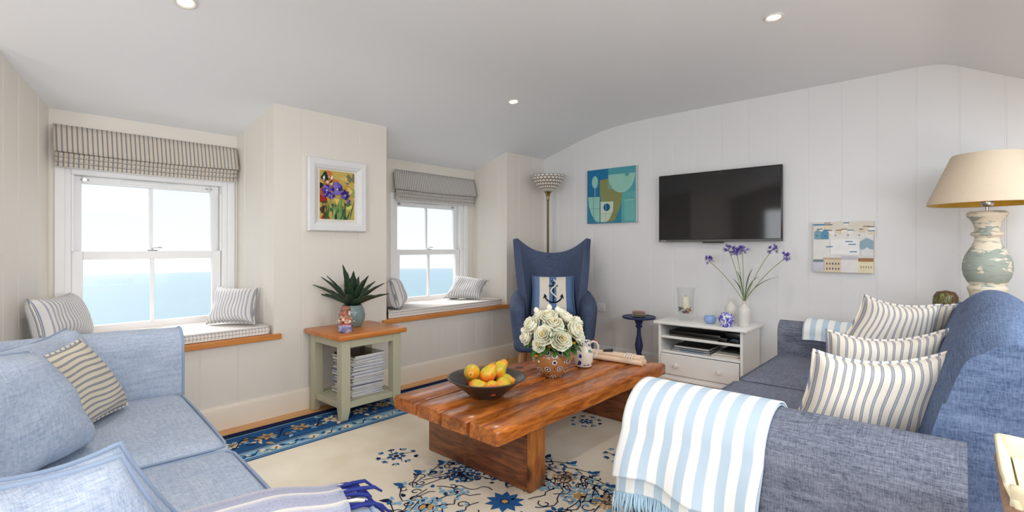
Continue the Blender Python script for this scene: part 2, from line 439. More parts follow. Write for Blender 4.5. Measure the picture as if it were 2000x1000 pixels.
def plain_window(idx, x, y0, y1, z0, z1):
    root = bpy.data.objects.new('window_%d' % idx, None); COL.objects.link(root); root.location = (x, (y0 + y1) / 2, z0); root['kind'] = 'structure'; MW[root.name] = Matrix.Translation(root.location)
    f = MB(); f.box((x - .08, y0, z0), (x - .02, y0 + .05, z1)); f.box((x - .08, y1 - .05, z0), (x - .02, y1, z1)); f.box((x - .08, y0, z0), (x - .02, y1, z0 + .05)); f.box((x - .08, y0, z1 - .05), (x - .02, y1, z1))
    obj('window_frame', f, M_white, root)
plain_window(3, XL, 2.35, 2.95, .95, 1.95); plain_window(4, XL, -.3, 1.3, .6, 2.0)  # the larger one is unseen, added for its light

# ------------------------------------------------------------------ sea outside
n = NT('hazy_sea', .35, .25)
v = n.co('Object', (1, 1, 1)); big = n.noise(n.co('Object', (.004, .012, 1), rot=(0, 0, -.73)), 1, 4); fine = n.noise(n.co('Object', (.12, .35, 1), rot=(0, 0, -.73)), 1, 5)
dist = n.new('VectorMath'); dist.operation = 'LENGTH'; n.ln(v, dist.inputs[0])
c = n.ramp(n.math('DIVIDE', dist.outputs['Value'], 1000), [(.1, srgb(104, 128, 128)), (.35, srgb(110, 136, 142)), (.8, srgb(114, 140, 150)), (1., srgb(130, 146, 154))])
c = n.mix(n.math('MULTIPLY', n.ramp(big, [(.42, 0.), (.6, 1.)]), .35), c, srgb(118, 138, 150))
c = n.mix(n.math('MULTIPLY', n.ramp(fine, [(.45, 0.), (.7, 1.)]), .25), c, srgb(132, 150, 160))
n.color(c); M_sea = n.m
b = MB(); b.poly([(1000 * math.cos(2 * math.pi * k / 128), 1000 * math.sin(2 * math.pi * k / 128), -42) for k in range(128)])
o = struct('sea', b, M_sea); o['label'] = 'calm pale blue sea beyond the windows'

# ================================================================== soft furnishing builders
def warp(p, amp, sc, seed=0):
    from mathutils import noise
    q = Vector(p) * sc + Vector((seed * 7.3, seed * 3.1, seed))
    return Vector(p) + Vector((noise.noise(q), noise.noise(q + Vector((9, 0, 0))), noise.noise(q + Vector((0, 9, 0))))) * amp
def pillow_fn(P00, P10, P11, P01, th, pinch=.04, seed=0, wr=.008, power=.55, sag=0):
    P00, P10, P11, P01 = map(Vector, (P00, P10, P11, P01))
    nrm = ((P10 - P00).cross(P01 - P00) + (P11 - P01).cross(P11 - P10)).normalized()
    w_ = ((P10 - P00).length + (P11 - P01).length) / 2; h_ = ((P01 - P00).length + (P11 - P10).length) / 2
    C = (P00 + P10 + P11 + P01) / 4
    def base(u, v):
        p = P00 * (1 - u) * (1 - v) + P10 * u * (1 - v) + P11 * u * v + P01 * (1 - u) * v
        a = 2 * u - 1; b_ = 2 * v - 1
        # edges curve inwards between the corners
        k = pinch * (1 - b_ * b_) * a * abs(a); m = pinch * (1 - a * a) * b_ * abs(b_)
        p = p - (P10 - P00) * k - (P01 - P00) * m
        if sag: p.z -= sag * (1 - a * a) * max(0, b_)
        return p
    def f(u, v, side):
        a = 2 * u - 1; b_ = 2 * v - 1
        t = (max(0, 1 - a ** 4) * max(0, 1 - b_ ** 4)) ** power
        edge = min(1, (1 - max(abs(a), abs(b_))) * 6)
        p = base(u, v) + nrm * (side * th / 2 * t)
        return p + (warp(p, wr, 9, seed) - p) * edge
    return f, base, nrm, w_, h_, C
def cushion(name, label, P00, P10, P11, P01, th, mat, pipe_mat=None, cat='cushion', group=None, pinch=.04, seed=0, pipe=.006, wr=.008, nu=22, stripe='u', parent=None, sag=0, back=None, power=.55):
    f, base, nrm, w_, h_, C = pillow_fn(P00, P10, P11, P01, th, pinch, seed, wr, power, sag)
    mb = MB()
    uvf = (lambda u, v: (u * w_, v * h_)) if stripe == 'u' else (lambda u, v: (v * h_, u * w_))
    for mi, sd in enumerate((1, -1)): mb.grid(lambda u, v: f(u, v, sd), nu, nu, mi if back else 0, uvf)
    mats = [mat, back] if back else mat
    ex = Vector(P10) - Vector(P00); ex.normalize(); ez = nrm; ey = ez.cross(ex)
    Mx = Matrix((ex, ey, ez)).transposed().to_4x4(); Mx.translation = C
    if parent is None:
        mb2 = MB(); mb2.v = [Mx.inverted() @ p for p in mb.v]; mb2.f = mb.f; mb2.mi = mb.mi; mb2.uv = mb.uv
        o = obj(name, mb2, mats, None, smooth=True)
        bm = bmesh.new(); bm.from_mesh(o.data); bmesh.ops.remove_doubles(bm, verts=bm.verts, dist=.0008); bmesh.ops.recalc_face_normals(bm, faces=bm.faces); bm.to_mesh(o.data); bm.free()
        o.matrix_world = Mx; MW[o.name] = Mx.copy(); tag(o, label, cat, group)
    else:
        o = obj(name, mb, mats, parent, smooth=True, label=label)
        bm = bmesh.new(); bm.from_mesh(o.data); bmesh.ops.remove_doubles(bm, verts=bm.verts, dist=.0008); bmesh.ops.recalc_face_normals(bm, faces=bm.faces); bm.to_mesh(o.data); bm.free()
    if pipe_mat:
        pts = []
        N = 26
        for i in range(N): pts.append(base(i / N, 0))
        for i in range(N): pts.append(base(1, i / N))
        for i in range(N): pts.append(base(1 - i / N, 1))
        for i in range(N): pts.append(base(0, 1 - i / N))
        pm = MB().tube(pts, pipe, 8, closed=True)
        obj('piping', pm, pipe_mat, o, smooth=True)
    return o
def softbox(mb, fn, a, b, r, seg=(14, 14, 5), puff=0, mi=0):
    """rounded, slightly puffed upholstery block between corners a, b; fn maps local to world"""
    a = Vector(a); b = Vector(b); c = (a + b) / 2; h = (b - a) / 2
    bm = bmesh.new(); bmesh.ops.create_cube(bm, size=2)
    bmesh.ops.subdivide_edges(bm, edges=bm.edges[:], cuts=9, use_grid_fill=True)
    vs = []
    for v in bm.verts:
        q = v.co.copy()
        # denser near edges
        q = Vector([math.copysign(1 - (1 - abs(x)) ** 1.35, x) for x in q])
        p = Vector((q.x * h.x, q.y * h.y, q.z * h.z))
        inner = Vector([max(-h[i] + r, min(h[i] - r, p[i])) for i in range(3)])
        d = p - inner
        if d.length > 1e-6: p = inner + d.normalized() * min(r, d.length) if d.length > r else p
        cnt = sum(1 for i in range(3) if abs(abs(q[i]) - 1) < 1e-5)
        for i in range(3):
            if abs(abs(q[i]) - 1) < 1e-5:
                j, k = [x for x in range(3) if x != i]
                pf = puff[i] if hasattr(puff, '__len__') else puff
                p[i] += math.copysign(pf * (1 - q[j] ** 2) * (1 - q[k] ** 2), q[i])
        vs.append(fn(p + c))
    bm.verts.index_update(); fs = [tuple(v.index for v in f.verts) for f in bm.faces]; bm.free()
    return mb.add(vs, fs, mi)

# ------------------------------------------------------------------ textile materials
M_denimL = weave('light_blue_slub_cloth', (134, 153, 182), (204, 213, 226), 1.15, .5, contrast=(.30, .70))
M_denimLp = plain('light_blue_piping', (150, 166, 190), .85, .2)
M_sofaR = weave('charcoal_blue_woven_cloth', (58, 64, 82), (136, 140, 154), 1.0, .45, contrast=(.34, .64))
M_sofaRs = weave('grey_blue_seat_cloth', (80, 85, 102), (134, 139, 154), 1.3, .3, contrast=(.34, .64))
M_sofaRb = weave('blue_back_cloth', (56, 74, 108), (118, 136, 166), 1.0, .4, contrast=(.34, .64))
M_chair = weave('navy_denim_cloth', (50, 62, 88), (94, 107, 134), 1.6, .4, contrast=(.34, .66))
M_tickB = ticking('cream_ticking_stripe', CRM, (104, 116, 142), .030)
M_tickS = ticking('fine_ticking_stripe', (222, 218, 214), (122, 132, 156), .024)
M_tickSb = ticking('beige_ticking_stripe', (206, 194, 176), (98, 110, 136), .030)
M_tickD = ticking('yellowed_ticking_stripe', (216, 208, 188), (84, 98, 128), .026)
M_pipeC = stripes('striped_piping', CRM, [(0, CRM), (.5, (136, 142, 160)), (.8, CRM)], .03, kind='Object')
M_blind = stripes('blind_stripe', CRM, [(0, (212, 200, 180)), (.62, (98, 112, 140)), (.74, (190, 184, 172)), (.78, (98, 112, 140)), (.9, (212, 200, 180))], .0245)
M_blind2 = stripes('narrow_blind_stripe', CRM, [(0, (214, 206, 194)), (.55, (120, 128, 148)), (.9, (214, 206, 194))], .0215)
M_awn = stripes('pale_blue_awning_stripe', CRM, [(0, (238, 238, 236)), (.5, (184, 204, 220)), (.97, (214, 220, 224))], .070)
def check_mat():
    n = NT('window_pane_check', .85, .2); v = n.co('UV')
    def l(i):
        f = n.math('FRACT', n.math('DIVIDE', n.sep(v, i), .021)); return n.math('LESS_THAN', f, .22)
    s_ = n.math('MULTIPLY', n.math('ADD', l(0), l(1)), .5)
    n.color(n.mix(s_, srgb(234, 228, 218), srgb(112, 126, 158))); return n.m
M_check = check_mat()

# ------------------------------------------------------------------ roman blinds
def roman(x0, x1, y, zt_, zmid, zbot, mat, label, cordx, flare=.0):
    root = thing('roman_blind', label, 'blind', ((x0 + x1) / 2, y, zt_))
    L = x1 - x0
    def sheet(z0, z1, ya, yb, dip=0.):
        def f(u, v):
            x = lerp(x0, x1, u) + (flare * (1 - v)) * (u - .5)
            return (x, lerp(ya, yb, v) + .0, lerp(z0, z1, v) - dip * math.sin(u * math.pi) * (1 - v))
        return f
    mb = MB(); uv = lambda u, v: (u * L, v * .2)
    mb.grid(sheet(zmid, zt_, y - .075, y - .03, .01), 40, 4, 0, uv)
    obj('fabric_panel', mb, mat, root, smooth=True, solid=.003)
    nf = 3; hgt = (zmid - zbot) / nf
    for k in range(nf):
        zt2 = zmid - k * hgt + .008; zb2 = zt2 - hgt * 1.22
        mb = MB()
        def f(u, v, k=k, zt2=zt2, zb2=zb2):
            a = v * math.pi
            x = lerp(x0 + .008, x1 - .008, u)
            return (x, y - .018 - .006 * (nf - k) - .020 * math.sin(a) - .012 * (1 - v), lerp(zb2, zt2, v) - .006 * math.sin(u * math.pi * (1 + .0 * k)))
        mb.grid(f, 40, 6, 0, uv); obj('fabric_fold', mb, mat, root, smooth=True, solid=.003)
        e = MB(); e.tube([(lerp(x0 + .008, x1 - .008, i / 12), y - .0315 - .006 * (nf - k), zb2 + .002 - .006 * math.sin(i / 12 * math.pi)) for i in range(13)], .0022, 6)
        obj('fold_edging', e, plain('white_edging', (232, 228, 222), .7), root, smooth=True, label='white edge along the fold')
    obj('headrail', MB().box((x0, y - .03, zt_ - .03), (x1, y - .002, zt_)), M_white, root)
    c = MB(); c.tube([(cordx, y - .045, zbot + .02), (cordx, y - .04, zbot - .45), (cordx + .003, y - .035, .66)], .0016, 6)
    c.tube([(cordx + .014, y - .045, zbot + .02), (cordx + .016, y - .04, zbot - .45), (cordx + .008, y - .035, .66)], .0016, 6)
    obj('pull_cord', c, M_white, root, smooth=True)
    return root
roman(.385, 1.425, 4.145, 1.955, 1.785, 1.692, M_blind, 'wide beige blind with blue ticking stripes folded above the left window', 1.405)
roman(2.835, 3.905, 4.115, 1.960, 1.765, 1.662, M_blind2, 'narrow striped grey and cream blind above the window beside the armchair', 3.895, .03)

# ------------------------------------------------------------------ window seat pads
def seatpad(label, ol, z0, z1):
    """ol: four plan corners front-left, front-right, back-right, back-left"""
    a, b_, c, d = [Vector(p + (0,)) for p in ol]
    root = thing('seat_pad', label, 'seat cushion', tuple((a + c) / 2)[:2] + (z0,))
    def top(u, v):
        p = a * (1 - u) * (1 - v) + b_ * u * (1 - v) + c * u * v + d * (1 - u) * v
        p.z = z1 + .006 * math.sin(u * math.pi) * math.sin(v * math.pi) + .003 * math.sin(u * 17) * math.sin(v * 5); return p
    mb = MB(); L = (b_ - a).length; W_ = (d - a).length
    mb.grid(top, 30, 10, 0, lambda u, v: (u * L, v * W_))
    ring = [a.lerp(b_, i / 24) for i in range(24)] + [b_.lerp(c, i / 8) for i in range(8)] + [c.lerp(d, i / 24) for i in range(24)] + [d.lerp(a, i / 8) for i in range(8)]
    cen = (a + c) / 2; N = len(ring); vs = []; uv = []; acc = 0
    for i in range(N + 1):
        p = ring[i % N]
        if i: acc += (ring[i % N] - ring[i - 1]).length
        for z, e in ((z0, 0), (lerp(z0, z1, .5), .005), (z1, 0)):
            q = p + (p - cen).normalized() * e; vs.append((q.x, q.y, z)); uv.append((acc, z - z0))
    fs = [(3 * i + k, 3 * i + 3 + k, 3 * i + 4 + k, 3 * i + 1 + k) for i in range(N) for k in (0, 1)]
    mb.add(vs, fs, 0, uv)
    mb.poly([(p.x, p.y, z0) for p in ring])
    o = obj('checked_cover', mb, M_check, root, smooth='auto')
    pm = MB(); pm.tube([(p.x, p.y, z1) for p in ring], .0045, 6, closed=True); pm.tube([(p.x, p.y, z0 + .004) for p in ring], .004, 6, closed=True)
    obj('piping', pm, plain('pale_piping', (226, 222, 216), .8), root, smooth=True)
seatpad('blue checked seat pad on the oak board of the left window', [(.15, 3.615), (1.462, 3.615), (1.425, 4.12), (.375, 4.12)], .586, .640)
seatpad('blue checked seat pad on the oak board of the right window', [(2.452, 3.615), (3.86, 3.615), (3.895, 4.09), (2.775, 4.09)], .586, .640)

# window cushions, defined by their four corners
cushion('scatter_cushion', 'blue striped cushion at the left end of the left window seat', (.30, 3.66, .652), (.56, 4.00, .652), (.46, 4.06, .92), (.245, 3.72, .915), .18, M_tickS, M_pipeC, pipe=.0045, pinch=.06, seed=1, wr=.014)
cushion('scatter_cushion', 'pale striped cushion at the right end of the left window seat', (1.17, 3.98, .652), (1.40, 3.70, .652), (1.45, 3.76, .90), (1.27, 4.03, .915), .16, M_tickS, M_pipeC, pipe=.0045, pinch=.06, seed=2, wr=.014)
cushion('scatter_cushion', 'grey striped cushion at the left end of the right window seat, beside the pier', (2.575, 3.65, .652), (2.83, 3.95, .652), (2.745, 4.00, .91), (2.535, 3.72, .91), .18, M_tickS, M_pipeC, pipe=.0045, pinch=.06, seed=3)
cushion('scatter_cushion', 'grey striped cushion slumped at the right end of the right window seat', (3.40, 4.02, .652), (3.66, 3.72, .652), (3.83, 3.78, .84), (3.60, 4.04, .89), .16, M_tickS, M_pipeC, pipe=.0045, pinch=.06, seed=4, wr=.014)

# ------------------------------------------------------------------ left sofa
SL = thing('sofa', 'light blue two seat sofa with rounded arms under the left window', 'sofa', (.18, 2.03, 0), R_(-5.0))
ML = MW[SL.name]
idf = lambda p: p
def lp(name, mb, mat, parent=SL, **k): return obj(name, mb, mat, parent, world=False, smooth=True, **k)
mb = MB(); softbox(mb, idf, (-.60, -1.14, .10), (.44, 1.14, .32), .03); lp('base', mb, M_denimL)
for s_ in (-1, 1):
    y0, y1 = (.005, .93) if s_ > 0 else (-.93, -.005)
    mb = MB(); softbox(mb, idf, (-.40, y0, .32), (.50, y1, .475), .05, puff=(.015, 0, .02)); so = lp('seat_cushion', mb, M_denimL)
    pts = []
    for (xx, yy) in [(-.38, y0 + .012)] + [(.44, y0 + .012), (.474, y0 + .026)] + [(.485, lerp(y0 + .06, y1 - .06, t / 6)) for t in range(7)] + [(.474, y1 - .026), (.44, y1 - .012), (-.38, y1 - .012)]:
        pts.append((xx + (.004 * (1 - (2 * (yy - y0) / (y1 - y0) - 1) ** 2) if xx > .48 else 0), yy, .463 + .004 * (1 - (2 * (yy - y0) / (y1 - y0) - 1) ** 2)))
    pm = MB(); pm.tube(pts, .005, 8); lp('piping', pm, M_denimLp, so)
    mb = MB(); softbox(mb, idf, (-.46, y0 + .02, .46), (-.18, y1 - .02, .86), .08, puff=(.04, 0, .02)); lp('back_cushion', mb, M_denimL)
mb = MB(); softbox(mb, idf, (-.66, -1.14, .30), (-.42, 1.14, .84), .08); lp('backrest', mb, M_denimL)
for s_ in (-1, 1):
    # arm: straight inner face that rolls over outwards, as a swept outline
    def arm(u, v, s_=s_):
        # u along the outline, v along depth
        a = u
        inn = .93; out = 1.17; r = .085; zt = .790 if s_ > 0 else .68
        if a < .3: p = (inn, lerp(.12, zt - r, a / .3))
        elif a < .7:
            q = (a - .3) / .4 * math.pi; p = ((inn + .085) - r * math.cos(q) + .015 * math.sin(q), zt - r + r * math.sin(q))
            if q > math.pi / 2: p = (p[0] + (q - math.pi / 2) * .045, p[1])
        else: p = (inn + .17 + .07 - .03 * ((a - .7) / .3), lerp(zt - r, .12, (a - .7) / .3))
        x = lerp(-.62, .50, v); e = .012 * smoothstep(.0, .06, 1 - v)
        return (x, s_ * p[0], p[1] - (.03 if s_ < 0 else .008) * smoothstep(.75, 1, v) * (1 if p[1] > .5 else 0))
    mb = MB(); mb.grid(arm, 40, 22)
    mb.poly([arm(i / 40, 1) for i in range(41)]); mb.poly([arm(i / 40, 0) for i in range(41)][::-1])
    ao = lp('armrest', mb, M_denimL)
    ao.data.set_sharp_from_angle(angle=R_(60))
    pm = MB(); pm.tube([Vector(arm(i / 40, 1)) for i in range(41)], .006, 8); lp('piping', pm, M_denimLp, ao)
for xx in (-.54, .38):
    for yy in (-1.05, 1.05):
        lp('leg', MB().lathe([(.018, .0145 if xx > 0 else 0), (.028, .12)], 12, (xx, yy)), plain('dark_foot', (70, 50, 36)))
# scatter cushions on the left sofa
cushion('scatter_cushion', 'pale blue piped cushion in the far corner of the light sofa', (.10, 2.30, .51), (.54, 2.97, .51), (.33, 3.01, .84), (.02, 2.34, .84), .17, M_denimL, M_denimLp, pipe=.0045, seed=11, wr=.02, pinch=.06)
cushion('scatter_cushion', 'cream ticking striped cushion between the two pale blue cushions', (.22, 2.34, .50), (.50, 2.74, .50), (.33, 2.66, .82), (.10, 2.33, .80), .14, M_tickD, M_pipeC, seed=12, wr=.010, stripe='v')
cushion('scatter_cushion', 'big plump pale blue cushion at the left edge, nearest the striped one', (-.06, 1.92, .50), (.31, 2.32, .50), (.15, 2.24, .86), (-.16, 1.90, .90), .24, M_denimL, M_denimLp, pipe=.0045, seed=13, wr=.015, pinch=.0, power=.4)
cushion('scatter_cushion', 'striped cushion leaning by the near arm, mostly hidden behind the blue one', (.02, 1.22, .50), (.40, 1.30, .50), (.22, 1.27, .80), (-.08, 1.22, .845), .10, M_denimL, M_denimLp, pipe=.0055, sag=.02, wr=.014, seed=14, back=M_tickD)
cushion('scatter_cushion', 'pale blue piped cushion at the bottom left corner, leaning on the near arm', (-.02, 1.10, .50), (.36, 1.18, .52), (.20, 1.15, .815), (-.14, 1.08, .885), .13, M_denimL, M_denimLp, pipe=.0055, sag=.015, seed=15, wr=.014, pinch=.03)

# throw over near arm of left sofa: stripes run along the arm, blue fringe at its end
n = NT('lilac_wool_stripe', .95, .1); x = n.sep(n.co('UV'), 1)
f = n.math('FRACT', n.math('DIVIDE', n.math('ADD', x, 3), .062)); fz = n.noise(n.co('UV', 180), 1, 3)
n.color(n.mix(n.math('MULTIPLY', fz, .35), n.ramp(f, [(0, srgb(134, 140, 168)), (.55, srgb(146, 151, 177)), (.63, srgb(226, 220, 208)), (.90, srgb(150, 154, 180))]), srgb(240, 238, 236))); n.bump(fz, .5, .004); M_wool = n.m
TH = thing('throw_blanket', 'lilac grey woollen throw with cream stripes and dark blue fringe, bottom of the picture', 'blanket', tuple(ML @ Vector((.1, -1.02, .70))), R_(-5.0))
def thr(u, v):
    # v across the arm (inside of seat -> outer side), u along to the front
    y = lerp(0, 1, v); x = lerp(-.55, .475, u) - .10 * abs(v - .35) * u
    pts = [(-.905, .50), (-.915, .60), (-.925, .665), (-.955, .698), (-1.01, .706), (-1.07, .70), (-1.12, .66), (-1.185, .60), (-1.19, .45)]
    k = v * (len(pts) - 1); i = min(int(k), len(pts) - 2); t = k - i
    yy = lerp(pts[i][0], pts[i + 1][0], t); zz = lerp(pts[i][1], pts[i + 1][1], t)
    zz -= .03 * smoothstep(.85, 1, u)
    return (x, yy, zz + .006 * math.sin(u * 9 + v * 5))
mb = MB(); mb.grid(thr, 40, 40, 0, lambda u, v: (u * 1.0, v * .55))
mb.v = [ML @ p for p in mb.v]
obj('woven_cloth', mb, M_wool, TH, smooth=True, solid=.008, off=1)
for k in range(40):
    v = k / 39; p = Vector(thr(1, v)); p0 = Vector(thr(.93, v))
    rnd = random.Random(k); d = Vector((.088 + rnd.uniform(-.022, .02), rnd.uniform(-.022, .022) - .02 * v, -.018 + rnd.uniform(-.03, .014)))
    if k % 4 == 3: d = d * .62 + Vector((0, 0, -.016))
    pts = [p - Vector((.008, 0, -.006)), p + d * .35 + Vector((0, 0, .006)), p + d * .7 + Vector((0, 0, .003)), p + d * .92 + Vector((0, rnd.uniform(-.012, .012), -.014))]
    m_ = plain('dark_blue_wool', (44, 54, 122), .9, .1, 0, .2) if k % 4 != 3 else plain('cream_wool', (224, 214, 200), .9, .1)
    q = MB(); q.tube([ML @ x for x in pts], [.003, .0044, .004, .0025], 6); obj('fringe_tassel', q, m_, TH, smooth=True)

# ------------------------------------------------------------------ right sofa
SR = thing('sofa', 'charcoal blue sofa with high rolled back facing the windows', 'sofa', (2.88, .45, 0))
def rp_(name, mb, mat, parent=SR, smooth=True, **k): return obj(name, mb, mat, parent, smooth=smooth, **k)
mb = MB(); softbox(mb, idf, (1.76, .02, .10), (4.05, .90, .31), .03); rp_('base', mb, M_sofaR)
for x0, x1 in ((2.035, 2.965), (2.97, 3.88)):
    mb = MB(); softbox(mb, idf, (x0, .08, .31), (x1, .945, .452), .045, puff=(0, .012, .016)); so = rp_('seat_cushion', mb, M_sofaRs)
    pm = MB(); pm.tube([(x0 + .012, .10, .44), (x0 + .012, .90, .44), (x0 + .05, .937, .44), (x1 - .05, .937, .44), (x1 - .012, .90, .44), (x1 - .012, .10, .44)], .004, 6); rp_('piping', pm, M_sofaR, so)
def armR(x_in, x_out, zt, sg, y0=-.02, y1=.95):
    xc = (x_in + x_out) / 2; hw = abs(x_out - x_in) / 2
    def f(u, v):
        if u < .28: p = (-hw, lerp(.11, zt - hw * .9, u / .28))
        elif u < .72:
            q = (u - .28) / .44 * math.pi; p = (-hw * math.cos(q), zt - hw * .9 + hw * .9 * math.sin(q))
        else: p = (hw, lerp(zt - hw * .9, .11, (u - .72) / .28))
        return (xc + p[0], lerp(y0, y1, v), p[1])
    mb = MB(); mb.grid(f, 44, 20); mb.poly([f(i / 44, 1) for i in range(45)]); mb.poly([f(i / 44, 0) for i in range(45)][::-1])
    a = rp_('armrest', mb, M_sofaR); a.data.set_sharp_from_angle(angle=R_(60)); return f
armN = armR(2.045, 1.725, .645, -1)
armF = armR(3.875, 4.05, .675, 1, .02)
# back: front face rises from the seat, leans back and rolls over the top
def backR(u, v):
    x = lerp(2.05, 3.93, u)
    hump = .945 + .055 * math.sin(math.pi * min(1, max(0, (u - .0) / 1.0))) - .05 * smoothstep(.8, 1, u) 
    pr = [(.16, .30), (.155, .45), (.125, .56), (.085, .68), (.04, .80), (.0, .88), (-.05, hump - .035), (-.12, hump), (-.19, hump - .02), (-.24, hump - .09), (-.25, .70), (-.24, .30)]
    k = v * (len(pr) - 1); i = min(int(k), len(pr) - 2); t = k - i
    def cr(j):
        P = [pr[max(0, min(len(pr) - 1, j + d))] for d in (-1, 0, 1, 2)]
        return [.5 * (2 * P[1][c] + (P[2][c] - P[0][c]) * t + (2 * P[0][c] - 5 * P[1][c] + 4 * P[2][c] - P[3][c]) * t * t + (3 * P[1][c] - P[0][c] - 3 * P[2][c] + P[3][c]) * t ** 3) for c in (0, 1)]
    y, z = cr(i)
    s_ = smoothstep(-.02, .24, u) * smoothstep(0, .05, 1 - u)
    y = lerp(-.1, y, .75 + .25 * s_); z = z - .03 * (1 - s_) * (1 if v > .3 else 0)
    if v < .6: y += .004 * math.sin(x * 6.3 + 1)
    return (x, y, z)
mb = MB(); mb.grid(backR, 60, 44); mb.poly([backR(0, j / 44) for j in range(45)]); mb.poly([backR(1, j / 44) for j in range(45)][::-1])
bo = rp_('backrest', mb, M_sofaRb); bo.data.set_sharp_from_angle(angle=R_(70))
for xx in (1.84, 3.96):
    for yy in (.06, .84): rp_('leg', MB().lathe([(.02, .0145 if xx < 3 else 0), (.03, .12)], 12, (xx, yy)), plain('dark_foot', (70, 50, 36)))

cushion('scatter_cushion', 'cream ticking striped cushion nearest the camera on the charcoal sofa', (2.22, .50, .465), (2.36, .06, .47), (2.44, .01, .82), (2.29, .43, .785), .23, M_tickB, M_pipeC, seed=21, pinch=.045, sag=.035, pipe=.0075, wr=.009)
cushion('scatter_cushion', 'cream ticking striped cushion in the middle of the three on the charcoal sofa', (2.72, .50, .465), (2.84, .07, .47), (2.92, .03, .835), (2.79, .47, .80), .21, M_tickB, M_pipeC, seed=22, pinch=.05, sag=.035, pipe=.0075, wr=.009)
cushion('scatter_cushion', 'tilted cream striped cushion furthest along the charcoal sofa', (3.28, .56, .60), (3.50, .12, .48), (3.50, .06, .88), (3.42, .38, .935), .20, M_tickB, M_pipeC, seed=23, pinch=.07, pipe=.0075, wr=.010, sag=.01)
cushion('scatter_cushion', 'shaded beige striped cushion tucked behind the furthest one against the sofa back', (3.60, .42, .47), (3.66, .08, .47), (3.70, .0, .88), (3.64, .36, .86), .12, M_tickSb, M_pipeC, seed=24)

# awning striped throw on near arm
def thr_near(u, v, lift=.008, z_end=.27, off=.0):
    """u along the arm (front .965 -> .45), v from inner side over the top and down the outer face"""
    y = lerp(.965, .47, u); zt = .645 + lift; hw = .16 + lift; xc = 1.885
    if v < .12: p = (hw, lerp(.50, zt - hw * .9, v / .12))
    elif v < .5:
        q = (v - .12) / .38 * math.pi; p = (hw * math.cos(q), zt - hw * .9 + hw * .9 * math.sin(q))
    else:
        t = (v - .5) / .5; p = (-hw - .012 * math.sin(u * 14) * t - .025 * t - off * t, lerp(zt - hw * .9, z_end + .02 * math.sin(u * 7), t))
    return (xc + p[0], y - .01 * math.sin(v * 5) + (.015 * v * (.5 - u)), p[1])
TN = thing('throw_blanket', 'pale blue and white striped throw with fringe over the near sofa arm', 'blanket', (1.885, .71, .66))
mb = MB(); mb.grid(lambda u, v: thr_near(u, v, .016, .325, .015), 40, 50, 0, lambda u, v: (u * .52 + .01, v)); obj('upper_layer', mb, M_awn, TN, smooth=True, solid=.005, off=0)
mb = MB(); mb.grid(lambda u, v: thr_near(u, v, .006, .255), 40, 50, 0, lambda u, v: (u * .52 + .03, v)); obj('under_layer', mb, M_awn, TN, smooth=True, solid=.004, off=0)
M_fr = plain('pale_blue_fringe', (176, 204, 222), .9, .1, 0, .12)
for k in range(96):
    rnd = random.Random(k + 50); u = k / 95; p = Vector(thr_near(u, 1, .006 if k % 3 else .012, .255)); L = rnd.uniform(.05, .085)
    q = MB(); dx = rnd.uniform(-.018, .006); dy = rnd.uniform(-.012, .012)
    q.tube([p + Vector((0, 0, .004)), p + Vector((dx * .6 - .004, dy * .4, -L * .5)), p + Vector((dx, dy, -L))], [.0034, .0042, .0026], 5); obj('fringe_tassel', q, M_fr, TN, smooth=True)

# folded throw on far arm
def thr_far(u, v, lift=.006):
    y = lerp(.79, .40, u); zt = .675 + lift; hw = .0875 + lift; xc = 3.9625
    if v < .4: p = (-hw - .01 * (1 - v / .4), lerp(.565, zt - hw * .9, v / .4))
    elif v < .85:
        q = (v - .4) / .45 * math.pi; p = (-hw * math.cos(q), zt - hw * .9 + hw * .9 * math.sin(q))
    else: p = (hw, lerp(zt - hw * .9, .50, (v - .85) / .15))
    return (xc + p[0], y, p[1] + .004 * math.sin(u * 8))
TF = thing('throw_blanket', 'folded pale blue striped throw over the far sofa arm by the wall', 'blanket', (3.9625, .6, .69))
for nm, lf in (('upper_layer', .020), ('under_layer', .008)):
    mb = MB(); mb.grid(lambda u, v: thr_far(u, v, lf), 24, 36, 0, lambda u, v: (u * .40, v)); obj(nm, mb, M_awn, TF, smooth=True, solid=.009, off=0)

